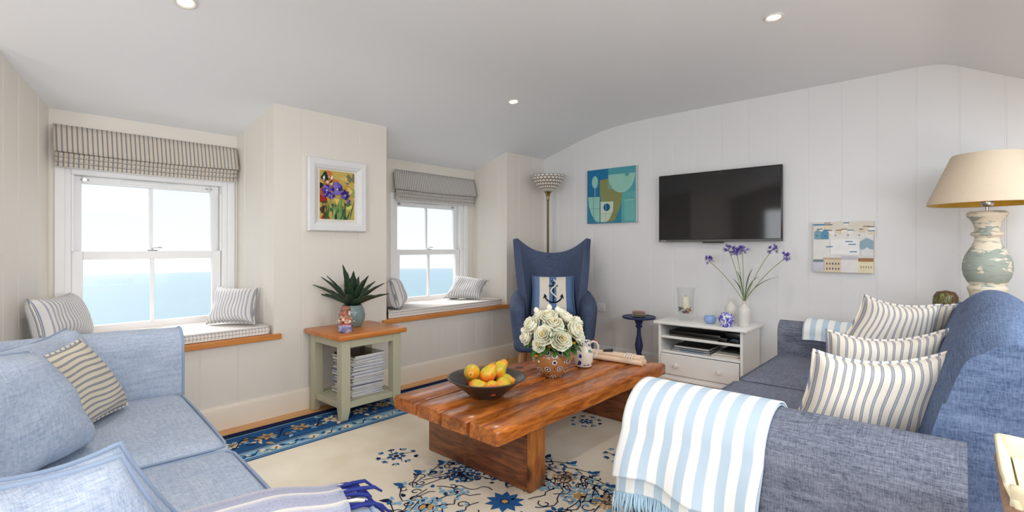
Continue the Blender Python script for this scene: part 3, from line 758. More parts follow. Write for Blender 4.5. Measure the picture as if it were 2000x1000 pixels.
# ================================================================== rug: thin pile slab with the pattern inlaid as flat shapes in the same mesh
class Rug:
    def __init__(s, z): s.mb = MB(); s.z = z; s.k = 0
    def P(s, pts, mi):
        s.k += 1; z = s.z + .00025 * (1 + s.k % 3) + .0007 * (mi > 1) ; s.mb.poly([(x, y, z) for x, y in pts], mi)
    def leaf(s, x, y, a, L, w_, mi):
        c, d = math.cos(a), math.sin(a); o = [(0, 0), (.3, .5), (.6, .42), (1, 0), (.6, -.42), (.3, -.5)]
        s.P([(x + (u * L) * c - (v * w_) * d, y + (u * L) * d + (v * w_) * c) for u, v in o], mi)
    def ribbon(s, pts, w_, mi):
        pts = [Vector(p) for p in pts]; n_ = len(pts); z = s.z + .0004; vs = []
        for i, p in enumerate(pts):
            t = (pts[min(i + 1, n_ - 1)] - pts[max(i - 1, 0)]).normalized(); q = Vector((-t.y, t.x)) * w_ / 2
            vs += [(p.x + q.x, p.y + q.y, z + .0010), (p.x - q.x, p.y - q.y, z + .0010)]
        s.mb.add(vs, [(2 * i, 2 * i + 1, 2 * i + 3, 2 * i + 2) for i in range(n_ - 1)], mi)
    def scroll(s, x, y, r, a, sg, w_, mi):
        s.ribbon([(x + r * (1 - t * .75) * math.cos(a + sg * t * 5.5), y + r * (1 - t * .75) * math.sin(a + sg * t * 5.5)) for t in [i / 14 for i in range(15)]], w_, mi)
    def disc(s, x, y, r, mi, n_=10): s.P([(x + r * math.cos(6.283 * k / n_), y + r * math.sin(6.283 * k / n_)) for k in range(n_)], mi)
    def rosette(s, x, y, r, n_, mi, mc, a0=0):
        for k in range(n_): s.leaf(x + .18 * r * math.cos(a0 + 6.283 * k / n_), y + .18 * r * math.sin(a0 + 6.283 * k / n_), a0 + 6.283 * k / n_, r * .82, r * .42, mi)
        s.disc(x, y, r * .16, mc)
    def peony(s, x, y, r, m1, m2, rnd):
        for ring, cnt in ((.92, 14), (.62, 10), (.34, 6)):
            for k in range(cnt):
                a = 6.283 * k / cnt + ring * 2; s.leaf(x + (ring - .28) * r * math.cos(a), y + (ring - .28) * r * math.sin(a), a, r * .30, r * .26, m1 if ring > .5 else m2)
        s.disc(x, y, r * .12, m2)
rg = Rug(.0125); RX0, RX1, RY0, RY1 = -.12, 3.62, -.30, 3.43
NAVY, MID, LIGHT, TAN, BROWN, CREAM = 1, 2, 3, 4, 5, 6
rnd = random.Random(5)
def band(d0, d1, mi):
    """frame strip lying d0..d1 inside the rug's edge"""
    a = (RX0 + d0, RY0 + d0, RX1 - d0, RY1 - d0); c = (RX0 + d1, RY0 + d1, RX1 - d1, RY1 - d1); z = rg.z - .0004 + .0002 * (mi in (CREAM, LIGHT))
    o = [(a[0], a[1]), (a[2], a[1]), (a[2], a[3]), (a[0], a[3])]; i_ = [(c[0], c[1]), (c[2], c[1]), (c[2], c[3]), (c[0], c[3])]
    for k in range(4):
        l = (k + 1) % 4; rg.mb.poly([(*o[k], z), (*o[l], z), (*i_[l], z), (*i_[k], z)], mi)
band(.0, .075, NAVY); band(.075, .085, LIGHT); band(.085, .345, MID); band(.345, .357, NAVY); band(.357, .365, LIGHT); band(.365, .375, NAVY); band(.375, .475, LIGHT); band(.475, .485, NAVY); band(.485, .492, LIGHT); band(.492, .512, MID)
# floral filling of the border that runs along the window wall and its two returns
def border(fn, L):
    x = .15
    while x < L - .15:
        k = rnd.random()
        m = rnd.choice([CREAM, CREAM, TAN, LIGHT])
        for _ in range(9):
            a = rnd.uniform(0, 6.28); px_, py_ = x + rnd.uniform(-.10, .10), .215 + rnd.uniform(-.095, .095)
            q = fn(px_, py_); rg.leaf(q[0], q[1], a, rnd.uniform(.035, .07), rnd.uniform(.018, .032), rnd.choice([CREAM, CREAM, LIGHT, TAN]))
        q = fn(x, .215); rg.rosette(q[0], q[1], .062, 7, rnd.choice([CREAM, TAN]), BROWN, rnd.random())
        rg.disc(*fn(x + .11, .16 + .1 * (k > .5)), .022, BROWN)
        for sg in (-1, 1): rg.scroll(*fn(x + .10, .215 + sg * .055), .03, rnd.uniform(0, 6), sg, .006, NAVY)
        x += .21
    pts = [fn(.12 + (L - .24) * t / 160, .215 + .07 * math.sin(t * .55)) for t in range(161)]; rg.ribbon(pts, .008, NAVY)
    pts = [fn(.4 + (L - .8) * t / 200, .425 + .03 * math.sin(t * .8)) for t in range(201)]; rg.ribbon(pts, .006, NAVY)
    x = .45; i = 0
    while x < L - .4:
        q = fn(x, .425)
        if i % 4 == 0: rg.rosette(q[0], q[1], .040, 8, CREAM, TAN)
        else: rg.leaf(q[0], q[1], rnd.uniform(0, 6.28), .045, .028, rnd.choice([CREAM, MID])); rg.leaf(*fn(x + .02, .44), rnd.uniform(0, 6.28), .03, .02, CREAM)
        x += .058; i += 1
border(lambda a, b_: (RX0 + a, RY1 - b_), RX1 - RX0)
border(lambda a, b_: (RX1 - b_, RY0 + a), RY1 - RY0)
def spray(x, y, r, rot, seed, pale=False):
    q = random.Random(seed); A = LIGHT if pale else MID
    for k in range(7):
        a = rot + 6.283 * k / 7; rg.leaf(x + .16 * r * math.cos(a), y + .16 * r * math.sin(a), a, r * .3, r * .22, A)
    rg.disc(x, y, r * .13, NAVY if not pale else TAN)
    for k in range(9):
        a = rot + 6.283 * (k + .4) / 9; rr = r * q.uniform(.62, .8); cx_, cy_ = x + rr * math.cos(a), y + rr * math.sin(a)
        for t in (-.7, 0, .7): rg.leaf(cx_, cy_, a + t, r * .26, r * .13, q.choice([NAVY, MID, LIGHT] if not pale else [LIGHT, MID, TAN]))
    for k in range(4):
        a = rot + 6.283 * k / 4 + .3; rg.ribbon([(x + r * .2 * math.cos(a), y + r * .2 * math.sin(a)), (x + r * .45 * math.cos(a + .2), y + r * .45 * math.sin(a + .2)), (x + r * .7 * math.cos(a), y + r * .7 * math.sin(a))], .004, NAVY)
for (x, y, r, s_, pl) in ((1.66, 2.37, .125, 1, False), (1.00, 2.27, .115, 2, True), (2.52, 1.42, .13, 3, False), (2.85, 1.88, .12, 4, False), (1.05, 1.05, .11, 6, True)): spray(x, y, r, s_, s_, pl)
MX, MY = 1.70, 1.57
rg.rosette(MX, MY, .095, 10, MID, TAN); rg.rosette(MX, MY, .055, 10, NAVY, CREAM, .3)
for k in range(6):
    a = 6.283 * k / 6 + .35; rg.peony(MX + .36 * math.cos(a), MY + .36 * math.sin(a), .105, [BROWN, MID, LIGHT][k % 3], [NAVY, NAVY, TAN][k % 3], rnd)
for k in range(6):
    a = 6.283 * (k + .5) / 6 + .35; rg.rosette(MX + .25 * math.cos(a), MY + .25 * math.sin(a), .055, 6, [MID, LIGHT][k % 2], NAVY)
for k in range(34):
    a = 6.283 * k / 34 * 1.0; r0 = .13 + .12 * (k % 3); pts = []
    for t in range(14): a += rnd.uniform(-.05, .16); pts.append((MX + (r0 + t * .017 + .018 * math.sin(t * 1.1 + k)) * math.cos(a), MY + (r0 + t * .017 + .018 * math.sin(t * 1.1 + k)) * math.sin(a)))
    rg.ribbon(pts[:14 - 3 * (k % 3)], .0058, NAVY)
for k in range(150):
    a = rnd.uniform(0, 6.283); rr = .13 + .40 * math.sqrt(rnd.random()); x, y = MX + rr * math.cos(a), MY + rr * math.sin(a)
    rg.scroll(x, y, rnd.uniform(.022, .040), rnd.uniform(0, 6.28), rnd.choice([-1, 1]), .006, NAVY)
for k in range(190):
    a = rnd.uniform(0, 6.283); rr = .12 + .43 * math.sqrt(rnd.random()); x, y = MX + rr * math.cos(a), MY + rr * math.sin(a)
    rg.leaf(x, y, rnd.uniform(0, 6.28), rnd.uniform(.024, .045), rnd.uniform(.016, .026), rnd.choice([MID, MID, LIGHT, LIGHT, NAVY]))
for k in range(22):
    a = 6.283 * k / 22; x, y = MX + .53 * math.cos(a), MY + .53 * math.sin(a); rg.leaf(x, y, a, .06, .034, rnd.choice([MID, NAVY, MID])); rg.leaf(x, y, a + 1.3, .04, .026, MID); rg.leaf(x, y, a - 1.3, .04, .026, LIGHT)
    rg.ribbon([(MX + (.40 + .13 * t) * math.cos(a + .3 * math.sin(t * 3)), MY + (.40 + .13 * t) * math.sin(a + .3 * math.sin(t * 3))) for t in [i / 5 for i in range(6)]], .0055, NAVY)
for k in range(3): rg.peony(MX + .42 * math.cos(-1.1 + k * .35), MY + .62 * math.sin(-1.1 + k * .5), .07, TAN, BROWN, rnd)
n = NT('cream_rug_pile', .95, .1); a = n.noise(n.co(), 2.2, 4); f = n.noise(n.co(), 340, 2)
c = n.mix(n.ramp(a, [(.35, 0.), (.65, 1.)]), srgb(212, 200, 178), srgb(230, 222, 206))
v = n.co(); wx = n.math('SUBTRACT', n.sep(v, 0), n.math('MULTIPLY', n.sep(v, 1), .3))
c = n.mix(n.math('MULTIPLY', n.math('MULTIPLY', n.ramp(n.sep(v, 1), [(.16, 1.), (.20, 0.)]), 0), .8), c, srgb(226, 180, 120))
n.color(n.mix(n.math('MULTIPLY', f, .15), c, srgb(190, 172, 142))); n.bump(f, .35, .003); M_rug = n.m
mb = MB(); mb.grid(lambda u, v: (lerp(RX0, RX1, u), lerp(RY0, RY1, v), .0118), 4, 4)
mb.box((RX0, RY0, .001), (RX1, RY1, .0112)); o_ = len(mb.v)
mb.add(rg.mb.v, rg.mb.f); mb.mi[-len(rg.mb.f):] = rg.mb.mi
rp2 = lambda nm, c, v_=.14: plain(nm, c, .95, .1, 0, v_)
single('rug', mb, [M_rug, rp2('navy_pile', (26, 34, 66)), rp2('mid_blue_pile', (38, 84, 134)), rp2('light_blue_pile', (128, 168, 192)), rp2('tan_pile', (186, 150, 102)), rp2('taupe_pile', (134, 118, 100)), rp2('ivory_pile', (222, 204, 172))],
       'cream oriental rug with a blue floral border and round blue medallion, on the floorboards', 'rug', (1.63, 1.56, 0), recalc=False)

# ================================================================== coffee table
CT = thing('coffee_table', 'heavy rustic reddish brown plank coffee table on the cream rug', 'coffee table', (2.42, 1.885, .013), R_(.3))
def rustic(name, c1, c2, axis, rough):
    n = NT(name, rough, .45); st = {'X': (.13, 1, 1), 'Y': (1, .13, 1), 'Z': (1, 1, .13)}[axis]
    v = n.co('Object', st); a = n.noise(v, 34, 6, .62, .8); bl = n.noise(n.co('Object', tuple(.5 if q < 1 else 1.4 for q in st)), 5, 4, .6, .5)
    oi = n.new('ObjectInfo'); f2 = n.noise(v, 120, 3, .6)
    c = n.mix(n.ramp(a, [(.38, 0.), (.60, 1.)]), srgb(*c1), srgb(*c2))
    c = n.mix(n.math('MULTIPLY', n.ramp(bl, [(.52, 0.), (.68, 1.)]), .62), c, srgb(78, 36, 16))
    c = n.mix(n.math('MULTIPLY', n.ramp(f2, [(.50, 0.), (.72, 1.)]), .35), c, srgb(90, 46, 20))
    k = n.voro(n.co('Object', tuple(.55 if q < 1 else 1 for q in st)), 3.6)
    c = n.mix(n.math('MULTIPLY', n.ramp(k, [(.05, 1.), (.11, 0.)]), .8), c, srgb(40, 18, 8))
    n.color(c); n.set('Roughness', n.ramp(bl, [(.3, rough), (.7, rough + .12)])); n.bump(n.math('ADD', a, f2), .05, .002); n.set('Coat Weight', .35); n.set('Coat Roughness', .18); return n.m
M_rust = rustic('rustic_waxed_pine', (150, 76, 26), (206, 122, 50), 'X', .22)
M_rustd = rustic('dark_rustic_pine', (96, 52, 28), (146, 86, 46), 'Y', .4)
M_rustf = rustic('rustic_pine_post', (150, 84, 32), (190, 118, 54), 'Z', .35)
ys_ = [1.485, 1.683, 1.882, 2.082, 2.285]
for k in range(4):
    rnd = random.Random(k + 3); mb = MB(); y0, y1 = ys_[k] + .0065, ys_[k + 1] - .0065; x0, x1 = 1.575 + rnd.uniform(-.012, .008), 3.255 + rnd.uniform(-.008, .008)
    def pk(u, v, s_=0): pass
    bm = bmesh.new(); bmesh.ops.create_cube(bm, size=1); bmesh.ops.bevel(bm, geom=bm.edges[:], offset=.05, segments=3, affect='EDGES')
    bm.free()
    nx = 40; vs = []; prf = [(-.5, -.42), (-.5, .28), (-.485, .42), (-.44, .5), (.44, .5), (.485, .42), (.5, .28), (.5, -.42), (.47, -.5), (-.47, -.5)]
    for i in range(nx + 1):
        t = i / nx; e = min(i, nx - i); sh = {0: .90, 1: .985}.get(e, 1); xx = lerp(x0, x1, t) if e > 1 else (lerp(x0, x1, 0 if i < 5 else 1) + (.0 if e == 0 else .012) * (1 if i < 5 else -1))
        for a, b_ in prf:
            wv = .0014 * math.sin(t * 17 + k * 2 + a * 5) + .0006 * math.sin(t * 61 + k)
            vs.append((xx, (y0 + y1) / 2 + a * (y1 - y0) * (1 if e > 1 else sh) + (wv if abs(a) > .4 else 0), .359 + .5 * 0 + b_ * .072 * sh + wv * .4))
    m = len(prf); fs = [(i * m + j, i * m + (j + 1) % m, (i + 1) * m + (j + 1) % m, (i + 1) * m + j) for i in range(nx) for j in range(m)] + [tuple(range(m))[::-1], tuple(nx * m + j for j in range(m))]
    mb.add(vs, fs); o = obj('plank', mb, M_rust, CT, smooth='auto')
for x0 in (1.835, 3.0):
    mb = MB(); mb.box((x0, 1.545, .014), (x0 + .115, 2.30 if x0 < 2 else 2.22, .322), bev=.006); lo_ = obj('leg', mb, M_rustd if 1 else M_rustf, CT, smooth='auto')
    mb = MB(); mb.box((x0 - .003, 1.528, .0142), (x0 + .118, 1.548, .321), bev=.004); obj('end_face', mb, M_rustf, lo_, smooth='auto')

# fruit bowl and fruit
n = NT('dark_bronze_wood', .32, .5); a = n.noise(n.co('Object', (1, 1, 8)), 20, 4); n.color(n.mix(a, srgb(44, 38, 34), srgb(84, 74, 64))); M_bowl = n.m
mb = MB(); mb.lathe([(0, .0), (.085, .0), (.09, .004), (.14, .045), (.19, .085), (.213, .098), (.212, .103), (.204, .101), (.18, .084), (.13, .048), (.08, .020), (0, .014)], 56, (1.912, 1.90), z0=.397)
single('fruit_bowl', mb, M_bowl, 'wide shallow dark bowl of pears on the coffee table', 'bowl', (1.912, 1.90, .397), smooth=True)
n = NT('pear_skin', .32, .5); v = n.co('Object', (1, 1, 1)); a = n.noise(v, 7, 3, .5, .4); sp = n.noise(v, 160, 2)
c = n.ramp(a, [(.36, srgb(188, 186, 52)), (.46, srgb(228, 184, 48)), (.54, srgb(232, 130, 40)), (.64, srgb(210, 78, 34))]); n.color(n.mix(n.ramp(sp, [(.6, 0.), (.75, .5)]), c, srgb(150, 110, 30))); M_pear = n.m
def pear(pos, rot, s_, label):
    mb = MB(); mb.lathe([(0, -.036), (.012, -.038), (.026, -.032), (.036, -.016), (.038, 0), (.034, .016), (.025, .032), (.019, .045), (.015, .053), (.008, .058), (.0, .056)], 24, M=None)
    mb.v = [Vector((p.x * (1 + .05 * math.sin(3 * p.z * 40)), p.y, p.z)) * s_ for p in mb.v]
    root = thing('pear', label, 'pear', pos, 0, 'pears in the dark bowl'); root.rotation_euler = rot
    MW[root.name] = Matrix.Translation(pos) @ Euler(rot).to_matrix().to_4x4()
    o = obj('flesh', mb, M_pear, root, world=False, smooth=True)
    st = MB(); st.tube([(0, 0, .054 * s_), (.001, 0, .066 * s_), (.005, 0, .078 * s_)], [.0022, .0018, .0026], 6); obj('stem', st, plain('pear_stem', (84, 58, 30)), root, world=False, smooth=True)
for (dx, dy, dz, rx, ry, rz, s_, lb) in (
    (-.085, -.01, .082, 1.4, .3, .5, 1.0, 'pear lying at the left of the bowl, at the foot of the pile'),
    (-.045, -.085, .080, 1.5, 0, 2.2, 1.0, 'green yellow pear lying at the near left rim of the bowl'),
    (.035, -.09, .082, 1.3, .6, -1.5, 1.05, 'pear at the near side of the bowl, in the middle'),
    (.10, -.045, .082, 1.5, .2, .2, 1.0, 'orange red pear at the right of the pile by the bowl rim'),
    (.09, .05, .080, 1.2, .8, 2.6, 1.0, 'pear at the back right of the bowl, half hidden'),
    (.0, .09, .080, 1.5, .2, 1., 1.0, 'pear low at the back of the bowl'),
    (-.01, -.02, .135, .5, .3, .4, 1.05, 'upright pear in the middle of the pile'),
    (.075, -.01, .140, .7, -.5, 1.6, 1.15, 'golden pear on top at the right of the pile'),
    (-.055, .055, .140, 1.45, .1, -.9, 1.1, 'orange pear lying across the top at the back left of the pile')):
    pear((1.912 + dx, 1.90 + dy, .397 + dz - .018), (rx, ry, rz), s_ * 1.08, lb)

# flower bowl vase
n = NT('imari_glaze', .18, .5); vv = n.co('Object', (1, 1, .95)); d = n.voro(vv, 21, 'Distance', 'F1', .3)
d2 = n.voro(vv, 70); c = n.ramp(d, [(0, srgb(190, 140, 90)), (.10, srgb(236, 230, 220)), (.17, srgb(56, 54, 78)), (.30, srgb(232, 226, 216)), (.40, srgb(90, 66, 60)), (.44, srgb(176, 122, 74))], True)
c = n.mix(n.math('MULTIPLY', n.ramp(d2, [(.12, 1.), (.2, 0.)]), n.ramp(d, [(.38, 0.), (.40, 1.)])), c, srgb(120, 70, 40)); n.color(c); M_imari = n.m
VX, VY = 2.475, 1.885
mb = MB(); mb.lathe([(0, 0), (.062, 0), (.066, .008), (.072, .014), (.104, .06), (.122, .10), (.124, .125), (.114, .155), (.106, .166), (.108, .172), (.101, .172), (.100, .164), (.112, .12), (.06, .03), (0, .02)], 48, (VX, VY), z0=.397)
single('flower_bowl', mb, M_imari, 'round patterned tan, white and blue bowl holding the white roses', 'vase', (VX, VY, .397), smooth=True)
# roses: each bloom with its own petals
M_petal = plain('ivory_petal', (252, 246, 224), .6, .2, 0, .02); M_petal.node_tree.nodes['Principled BSDF'].inputs['Subsurface Weight'].default_value = .25; M_petal.node_tree.nodes['Principled BSDF'].inputs['Subsurface Scale'].default_value = .01; M_pet2 = plain('warm_petal_heart', (242, 226, 178), .6, .25, 0, .04)
M_leaf = plain('rose_leaf_green', (70, 108, 46), .5, .35, 0, .25); M_stem = plain('stem_green', (90, 120, 60), .6, .3, 0, .1)
def rose_mesh(R0, seed, name='petals'):
    rnd = random.Random(seed); mb = MB()
    for ring, (cnt, rr, h0, h1, tilt) in enumerate(((3, .22, -.1, .75, .05), (4, .42, -.25, .78, .12), (5, .62, -.4, .70, .22), (6, .82, -.55, .50, .40), (6, .98, -.65, .22, .65))):
        for k in range(cnt):
            a0 = 6.283 * k / cnt + ring * .7 + rnd.uniform(-.1, .1); wd = 6.283 / cnt * .72
            def f(u, v, a0=a0, wd=wd, rr=rr, h0=h0, h1=h1, tilt=tilt):
                a = a0 + (u - .5) * 2 * wd * (1 - .25 * v)
                r = R0 * (rr * math.sin(min(1, v * 1.0 + .12) * math.pi * .5) + tilt * .28 * v ** 3)
                z = R0 * (lerp(h0, h1, v) - .16 * (2 * u - 1) ** 2 * v - tilt * .22 * v ** 4)
                r *= 1 + .05 * math.sin(u * 9 + ring)
                return (r * math.cos(a), r * math.sin(a), z)
            mb.grid(f, 8, 6, 1 if ring < 1 else 0)
    return mb
def rose(pos, dirv, R0, seed, label, group='white roses in the patterned bowl'):
    root = thing('rose', label, 'rose', pos, 0, group)
    q = Vector(dirv).to_track_quat('Z', 'Y'); root.rotation_euler = q.to_euler(); MW[root.name] = Matrix.Translation(pos) @ q.to_matrix().to_4x4()
    mb = rose_mesh(R0, seed); o = obj('bloom', mb, [M_petal, M_pet2], root, world=False, smooth=True, solid=.0012, recalc=False, off=0)
    base = Vector((VX + (pos[0] - VX) * .25, VY + (pos[1] - VY) * .25, .50)); st = MB()
    st.tube(bez(Vector(pos) - Vector(dirv).normalized() * R0 * .55, (Vector(pos) + base) / 2 - Vector((0, 0, .02)) + Vector(dirv) * -.01, base, 8), .0028, 6); obj('stem', st, M_stem, root, smooth=True)
    sp = MB()
    for k in range(5):
        a = 6.283 * k / 5; sp.grid(lambda u, v, a=a: (R0 * (.15 + .6 * v) * math.cos(a + (u - .5) * .7 * (1 - v)), R0 * (.15 + .6 * v) * math.sin(a + (u - .5) * .7 * (1 - v)), R0 * (-.62 + .12 * v)), 2, 4)
    obj('sepals', sp, M_leaf, root, world=False, smooth=True)
    return root
F_ = Vector((.744, .668, 0)); Rr = Vector((.668, -.744, 0))
# blooms laid over a dome; a = bearing seen from the camera side (right, towards viewer), e = elevation
bl = [(0, .55, .50, .044, 'big open white rose at the top centre of the bouquet'), (-.75, .35, .42, .040, 'open creamy rose at the left of the bouquet'), (.25, .92, .12, .046, 'large white rose low in the front centre of the bouquet'),
      (-.35, .80, .22, .044, 'full white rose just left of the front centre'), (.80, .60, .32, .042, 'loose white rose at the right front of the bouquet'), (-.95, .30, .10, .036, 'white rose low at the far left of the bouquet'),
      (.95, -.1, .48, .034, 'round closed white rose sticking up at the right'), (1.0, .35, .12, .038, 'open rose low at the right, yellow at heart'), (-.45, .05, .68, .034, 'white rose near the top left of the bouquet'),
      (.35, -.1, .74, .032, 'small white rose at the top of the bouquet, right of centre'), (-.55, .85, -.05, .030, 'small white rose hanging over the left of the bowl rim'), (.55, .1, .62, .036, 'white rose behind the top centre one'),
      (-.1, -.55, .62, .040, 'white rose at the back of the bouquet'), (-.8, -.4, .4, .038, 'white rose at the back left of the bouquet'), (.7, -.6, .35, .040, 'white rose at the back right of the bouquet'), (-.15, .45, .72, .036, 'white rose facing up beside the top one')]
for i, (r_, t_, e_, R0, lb) in enumerate(bl):
    d = Rr * r_ - F_ * t_ + Vector((0, 0, e_ * 1.15)); 
    hor = Vector((d.x, d.y, 0)); ln_ = hor.length
    P = Vector((VX, VY, .575)) + hor.normalized() * min(.165, .165 * ln_) + Vector((0, 0, .05 + .21 * max(-.1, e_)))
    dd = Vector((d.x, d.y, e_ + .25)).normalized(); rose(tuple(P), tuple(dd), R0 * 1.32, i, lb)
buds = [(-1.15, .2, .25), (-.62, .0, .95), (.22, .0, .98), (-1.2, .3, .0), (-.1, -.1, 1.05), (1.15, -.2, .25)]
for i, (r_, t_, e_) in enumerate(buds):
    P = Vector((VX, VY, .585)) + Rr * r_ * .155 - F_ * t_ * .1 + Vector((0, 0, .05 + .175 * e_)); dd = (Rr * r_ * .5 + Vector((0, 0, 1))).normalized()
    root = thing('rosebud', ['white rosebud at the far left edge of the bouquet', 'white rosebud standing up at the top left', 'white rosebud standing up right of the top centre', 'white rosebud low at the far left of the bouquet', 'highest white rosebud of the bouquet', 'white rosebud at the far right edge of the bouquet'][i], 'rosebud', tuple(P), 0, 'rosebuds in the patterned bowl')
    mb = MB(); mb.lathe([(0, -.02), (.010, -.018), (.017, -.006), (.017, .006), (.010, .018), (.003, .022), (0, .021)], 12); mb.v = [dd.to_track_quat('Z', 'Y').to_matrix() @ p for p in mb.v]; obj('bloom', mb, M_petal, root, world=False, smooth=True)
    st = MB(); st.tube(bez(P - dd * .018, (P + Vector((VX, VY, .6))) / 2, (VX + .02 * r_, VY, .50), 8), .002, 6); obj('stem', st, M_stem, root, smooth=True)
FO = MB(); rnd = random.Random(3)
def leaf3(mb, p, d, L, w_, mi=0, fold=.25, droop=.3):
    d = Vector(d).normalized(); s_ = d.cross(Vector((0, 0, 1)))
    s_ = s_.normalized() if s_.length > .01 else Vector((1, 0, 0)); up = s_.cross(d)
    def f(u, v):
        wd = w_ * math.sin(math.pi * (v * .92 + .04)) ** .8; a = (2 * u - 1)
        return Vector(p) + d * L * v + s_ * wd * a * .5 + up * (abs(a) * wd * fold - droop * L * v * v)
    mb.grid(f, 4, 6, mi)
for k in range(46):
    a = rnd.uniform(-2.6, .9) if k % 3 else rnd.uniform(-3.14, 3.14); e = rnd.uniform(-.15, .5); d = Vector((math.cos(a), math.sin(a), e))
    leaf3(FO, (VX + .095 * math.cos(a), VY + .095 * math.sin(a), .57 + .12 * max(0, e) + rnd.uniform(0, .07)), d, rnd.uniform(.07, .10), rnd.uniform(.035, .055), 0)
for k in range(18):
    t_ = -1.25 + 2.5 * k / 17; d = (-F_ * math.cos(t_) + Rr * math.sin(t_)); P = Vector((VX, VY, .575 + .02 * (k % 3))) + d * .118
    leaf3(FO, tuple(P), d * .8 + Rr * rnd.uniform(-.5, .5) + Vector((0, 0, rnd.uniform(-.5, .35))), rnd.uniform(.06, .085), rnd.uniform(.04, .055), 0)
o = single('rose_foliage', FO, M_leaf, 'green rose leaves filling between the white blooms', 'foliage', (VX, VY, .57), smooth=True, solid=.0008, recalc=False); o['kind'] = 'stuff'
for i, (r_, t_, z) in enumerate(((.95, .75, .66), (-.15, 1.0, .60), (.10, 1.05, .605), (.85, .9, .62), (-.75, .95, .545))):
    P = Vector((VX, VY, z)) + Rr * r_ * .14 - F_ * t_ * .125; mb = MB()
    for k in range(8):
        a = 6.283 * k / 8; mb.lathe([(0, -.007), (.007, 0), (0, .007)], 6, (.009 * math.cos(a), .009 * math.sin(a)), z0=.003 * (k % 2))
    mb.v = [p + P for p in mb.v]
    single('yellow_blossom', mb, plain('orange_yellow_blossom', (226, 160, 40), .6, .2, 0, .15), ['yellow blossom at the right edge of the bouquet', 'yellow orange blossom above the front bowl rim, left one of the pair', 'yellow orange blossom above the front bowl rim, right one of the pair', 'small yellow blossom low at the right of the bouquet', 'small yellow blossom hanging low at the left of the bowl'][i], 'flower', tuple(P), 'yellow blossoms in the bouquet', smooth=True)

# jug
n = NT('painted_jug_glaze', .2, .5); vv = n.co('Object', (1, 1, .9)); d = n.voro(vv, 26, 'Distance', 'F1', .9); cc = n.voro(vv, 26, 'Color', 'F1', .9); z = n.sep(n.co(), 2)
msk = n.math('MULTIPLY', n.math('LESS_THAN', d, .34), n.math('MULTIPLY', n.math('GREATER_THAN', z, .015), n.math('LESS_THAN', z, .118)))
c = n.mix(msk, srgb(236, 228, 212), n.ramp(n.sep(cc, 0), [(0, srgb(44, 60, 140)), (.5, srgb(96, 140, 100)), (.72, srgb(70, 90, 170)), (.88, srgb(190, 80, 80))], True))
c = n.mix(n.math('MULTIPLY', n.math('GREATER_THAN', z, .138), n.math('LESS_THAN', n.voro(vv, 60), .4)), c, srgb(50, 64, 140)); n.color(c); M_jug = n.m
JX, JY = 2.815, 1.875
JG = thing('jug', 'cream jug painted with blue flowers beside the rose bowl', 'jug', (JX, JY, .397))
mb = MB(); mb.lathe([(0, 0), (.050, 0), (.056, .006), (.064, .05), (.065, .085), (.056, .118), (.047, .132), (.046, .150), (.052, .170), (.047, .170), (.042, .150), (.050, .11), (.055, .03), (0, .012)], 36, (JX, JY), z0=.397, wob=lambda q, z: 1 + .20 * max(0, math.cos(q - 2.2)) ** 8 * smoothstep(.14, .17, z)); obj('body', mb, M_jug, JG, smooth=True)
hd = Rr; mb = MB(); mb.tube([Vector((JX, JY, .397)) + hd * a + Vector((0, 0, z)) for a, z in ((.045, .155), (.062, .166), (.085, .160), (.098, .135), (.095, .100), (.080, .070), (.062, .052))], [.008, .008, .0075, .007, .007, .007, .009], 10)
ho = obj('handle', mb, plain('cream_glaze', (234, 226, 210), .2, .5), JG, smooth=True)
mb = MB(); mb.tube([Vector((JX, JY, .397)) + hd * a + Vector((0, 0, z)) for a, z in ((.060, .172), (.084, .167), (.099, .150))], [.0042, .005, .004], 8); obj('red_stripe', mb, plain('dusky_red_glaze', (180, 60, 60), .25, .5), ho, smooth=True, label='red painted stripe')

# tied bundle of pale rolled papers
BN = thing('paper_bundle', 'pale tied bundle of rolled paper at the far end of the coffee table', 'bundle', (3.075, 1.80, .397))
a0 = Vector((3.06, 2.02, 0)); a1 = Vector((3.10, 1.58, 0)); t = (a1 - a0).normalized(); nn = Vector((-t.y, t.x, 0))
M_pap = plain('pale_wood_shaving', (232, 204, 178), .7, .2, 0, .08)
for k, (o_, z, r_, l0, l1) in enumerate(((-.028, .018, .018, 0, 1), (0, .020, .019, .02, .99), (.028, .018, .018, .01, 1.0), (-.014, .044, .015, .03, .97), (.015, .045, .016, .0, .985))):
    mb = MB(); p0 = a0.lerp(a1, l0) + nn * o_; p1 = a0.lerp(a1, l1) + nn * o_; mb.tube([p0 + Vector((0, 0, .397 + z)), p0.lerp(p1, .5) + Vector((0, 0, .399 + z)), p1 + Vector((0, 0, .397 + z))], r_, 14); obj('paper_roll', mb, M_pap, BN, smooth='auto')
mb = MB()
for f in (.72, .76, .80, .84):
    c_ = a0.lerp(a1, f); mb.tube([c_ + nn * (.049 * math.cos(q)) + Vector((0, 0, .431 + .033 * math.sin(q))) for q in [6.283 * k / 20 for k in range(20)]], .003, 6, closed=True)
obj('string_band', mb, plain('white_string', (240, 232, 224), .8), BN, smooth=True)
mb = MB(); c_ = a0.lerp(a1, .42); mb.tube([c_ + Vector((-.02, .035, .462)), c_ + Vector((.004, -.018, .470))], .009, 12); mb.tube([c_ + Vector((.004, -.018, .470)), c_ + Vector((.007, -.025, .471))], .0115, 12)
single('small_torch', mb, plain('dark_metal', (40, 42, 54), .3, .5, .4), 'small dark metal tube lying on top of the paper bundle', 'torch', tuple(c_ + Vector((0, 0, .465))), smooth='auto')

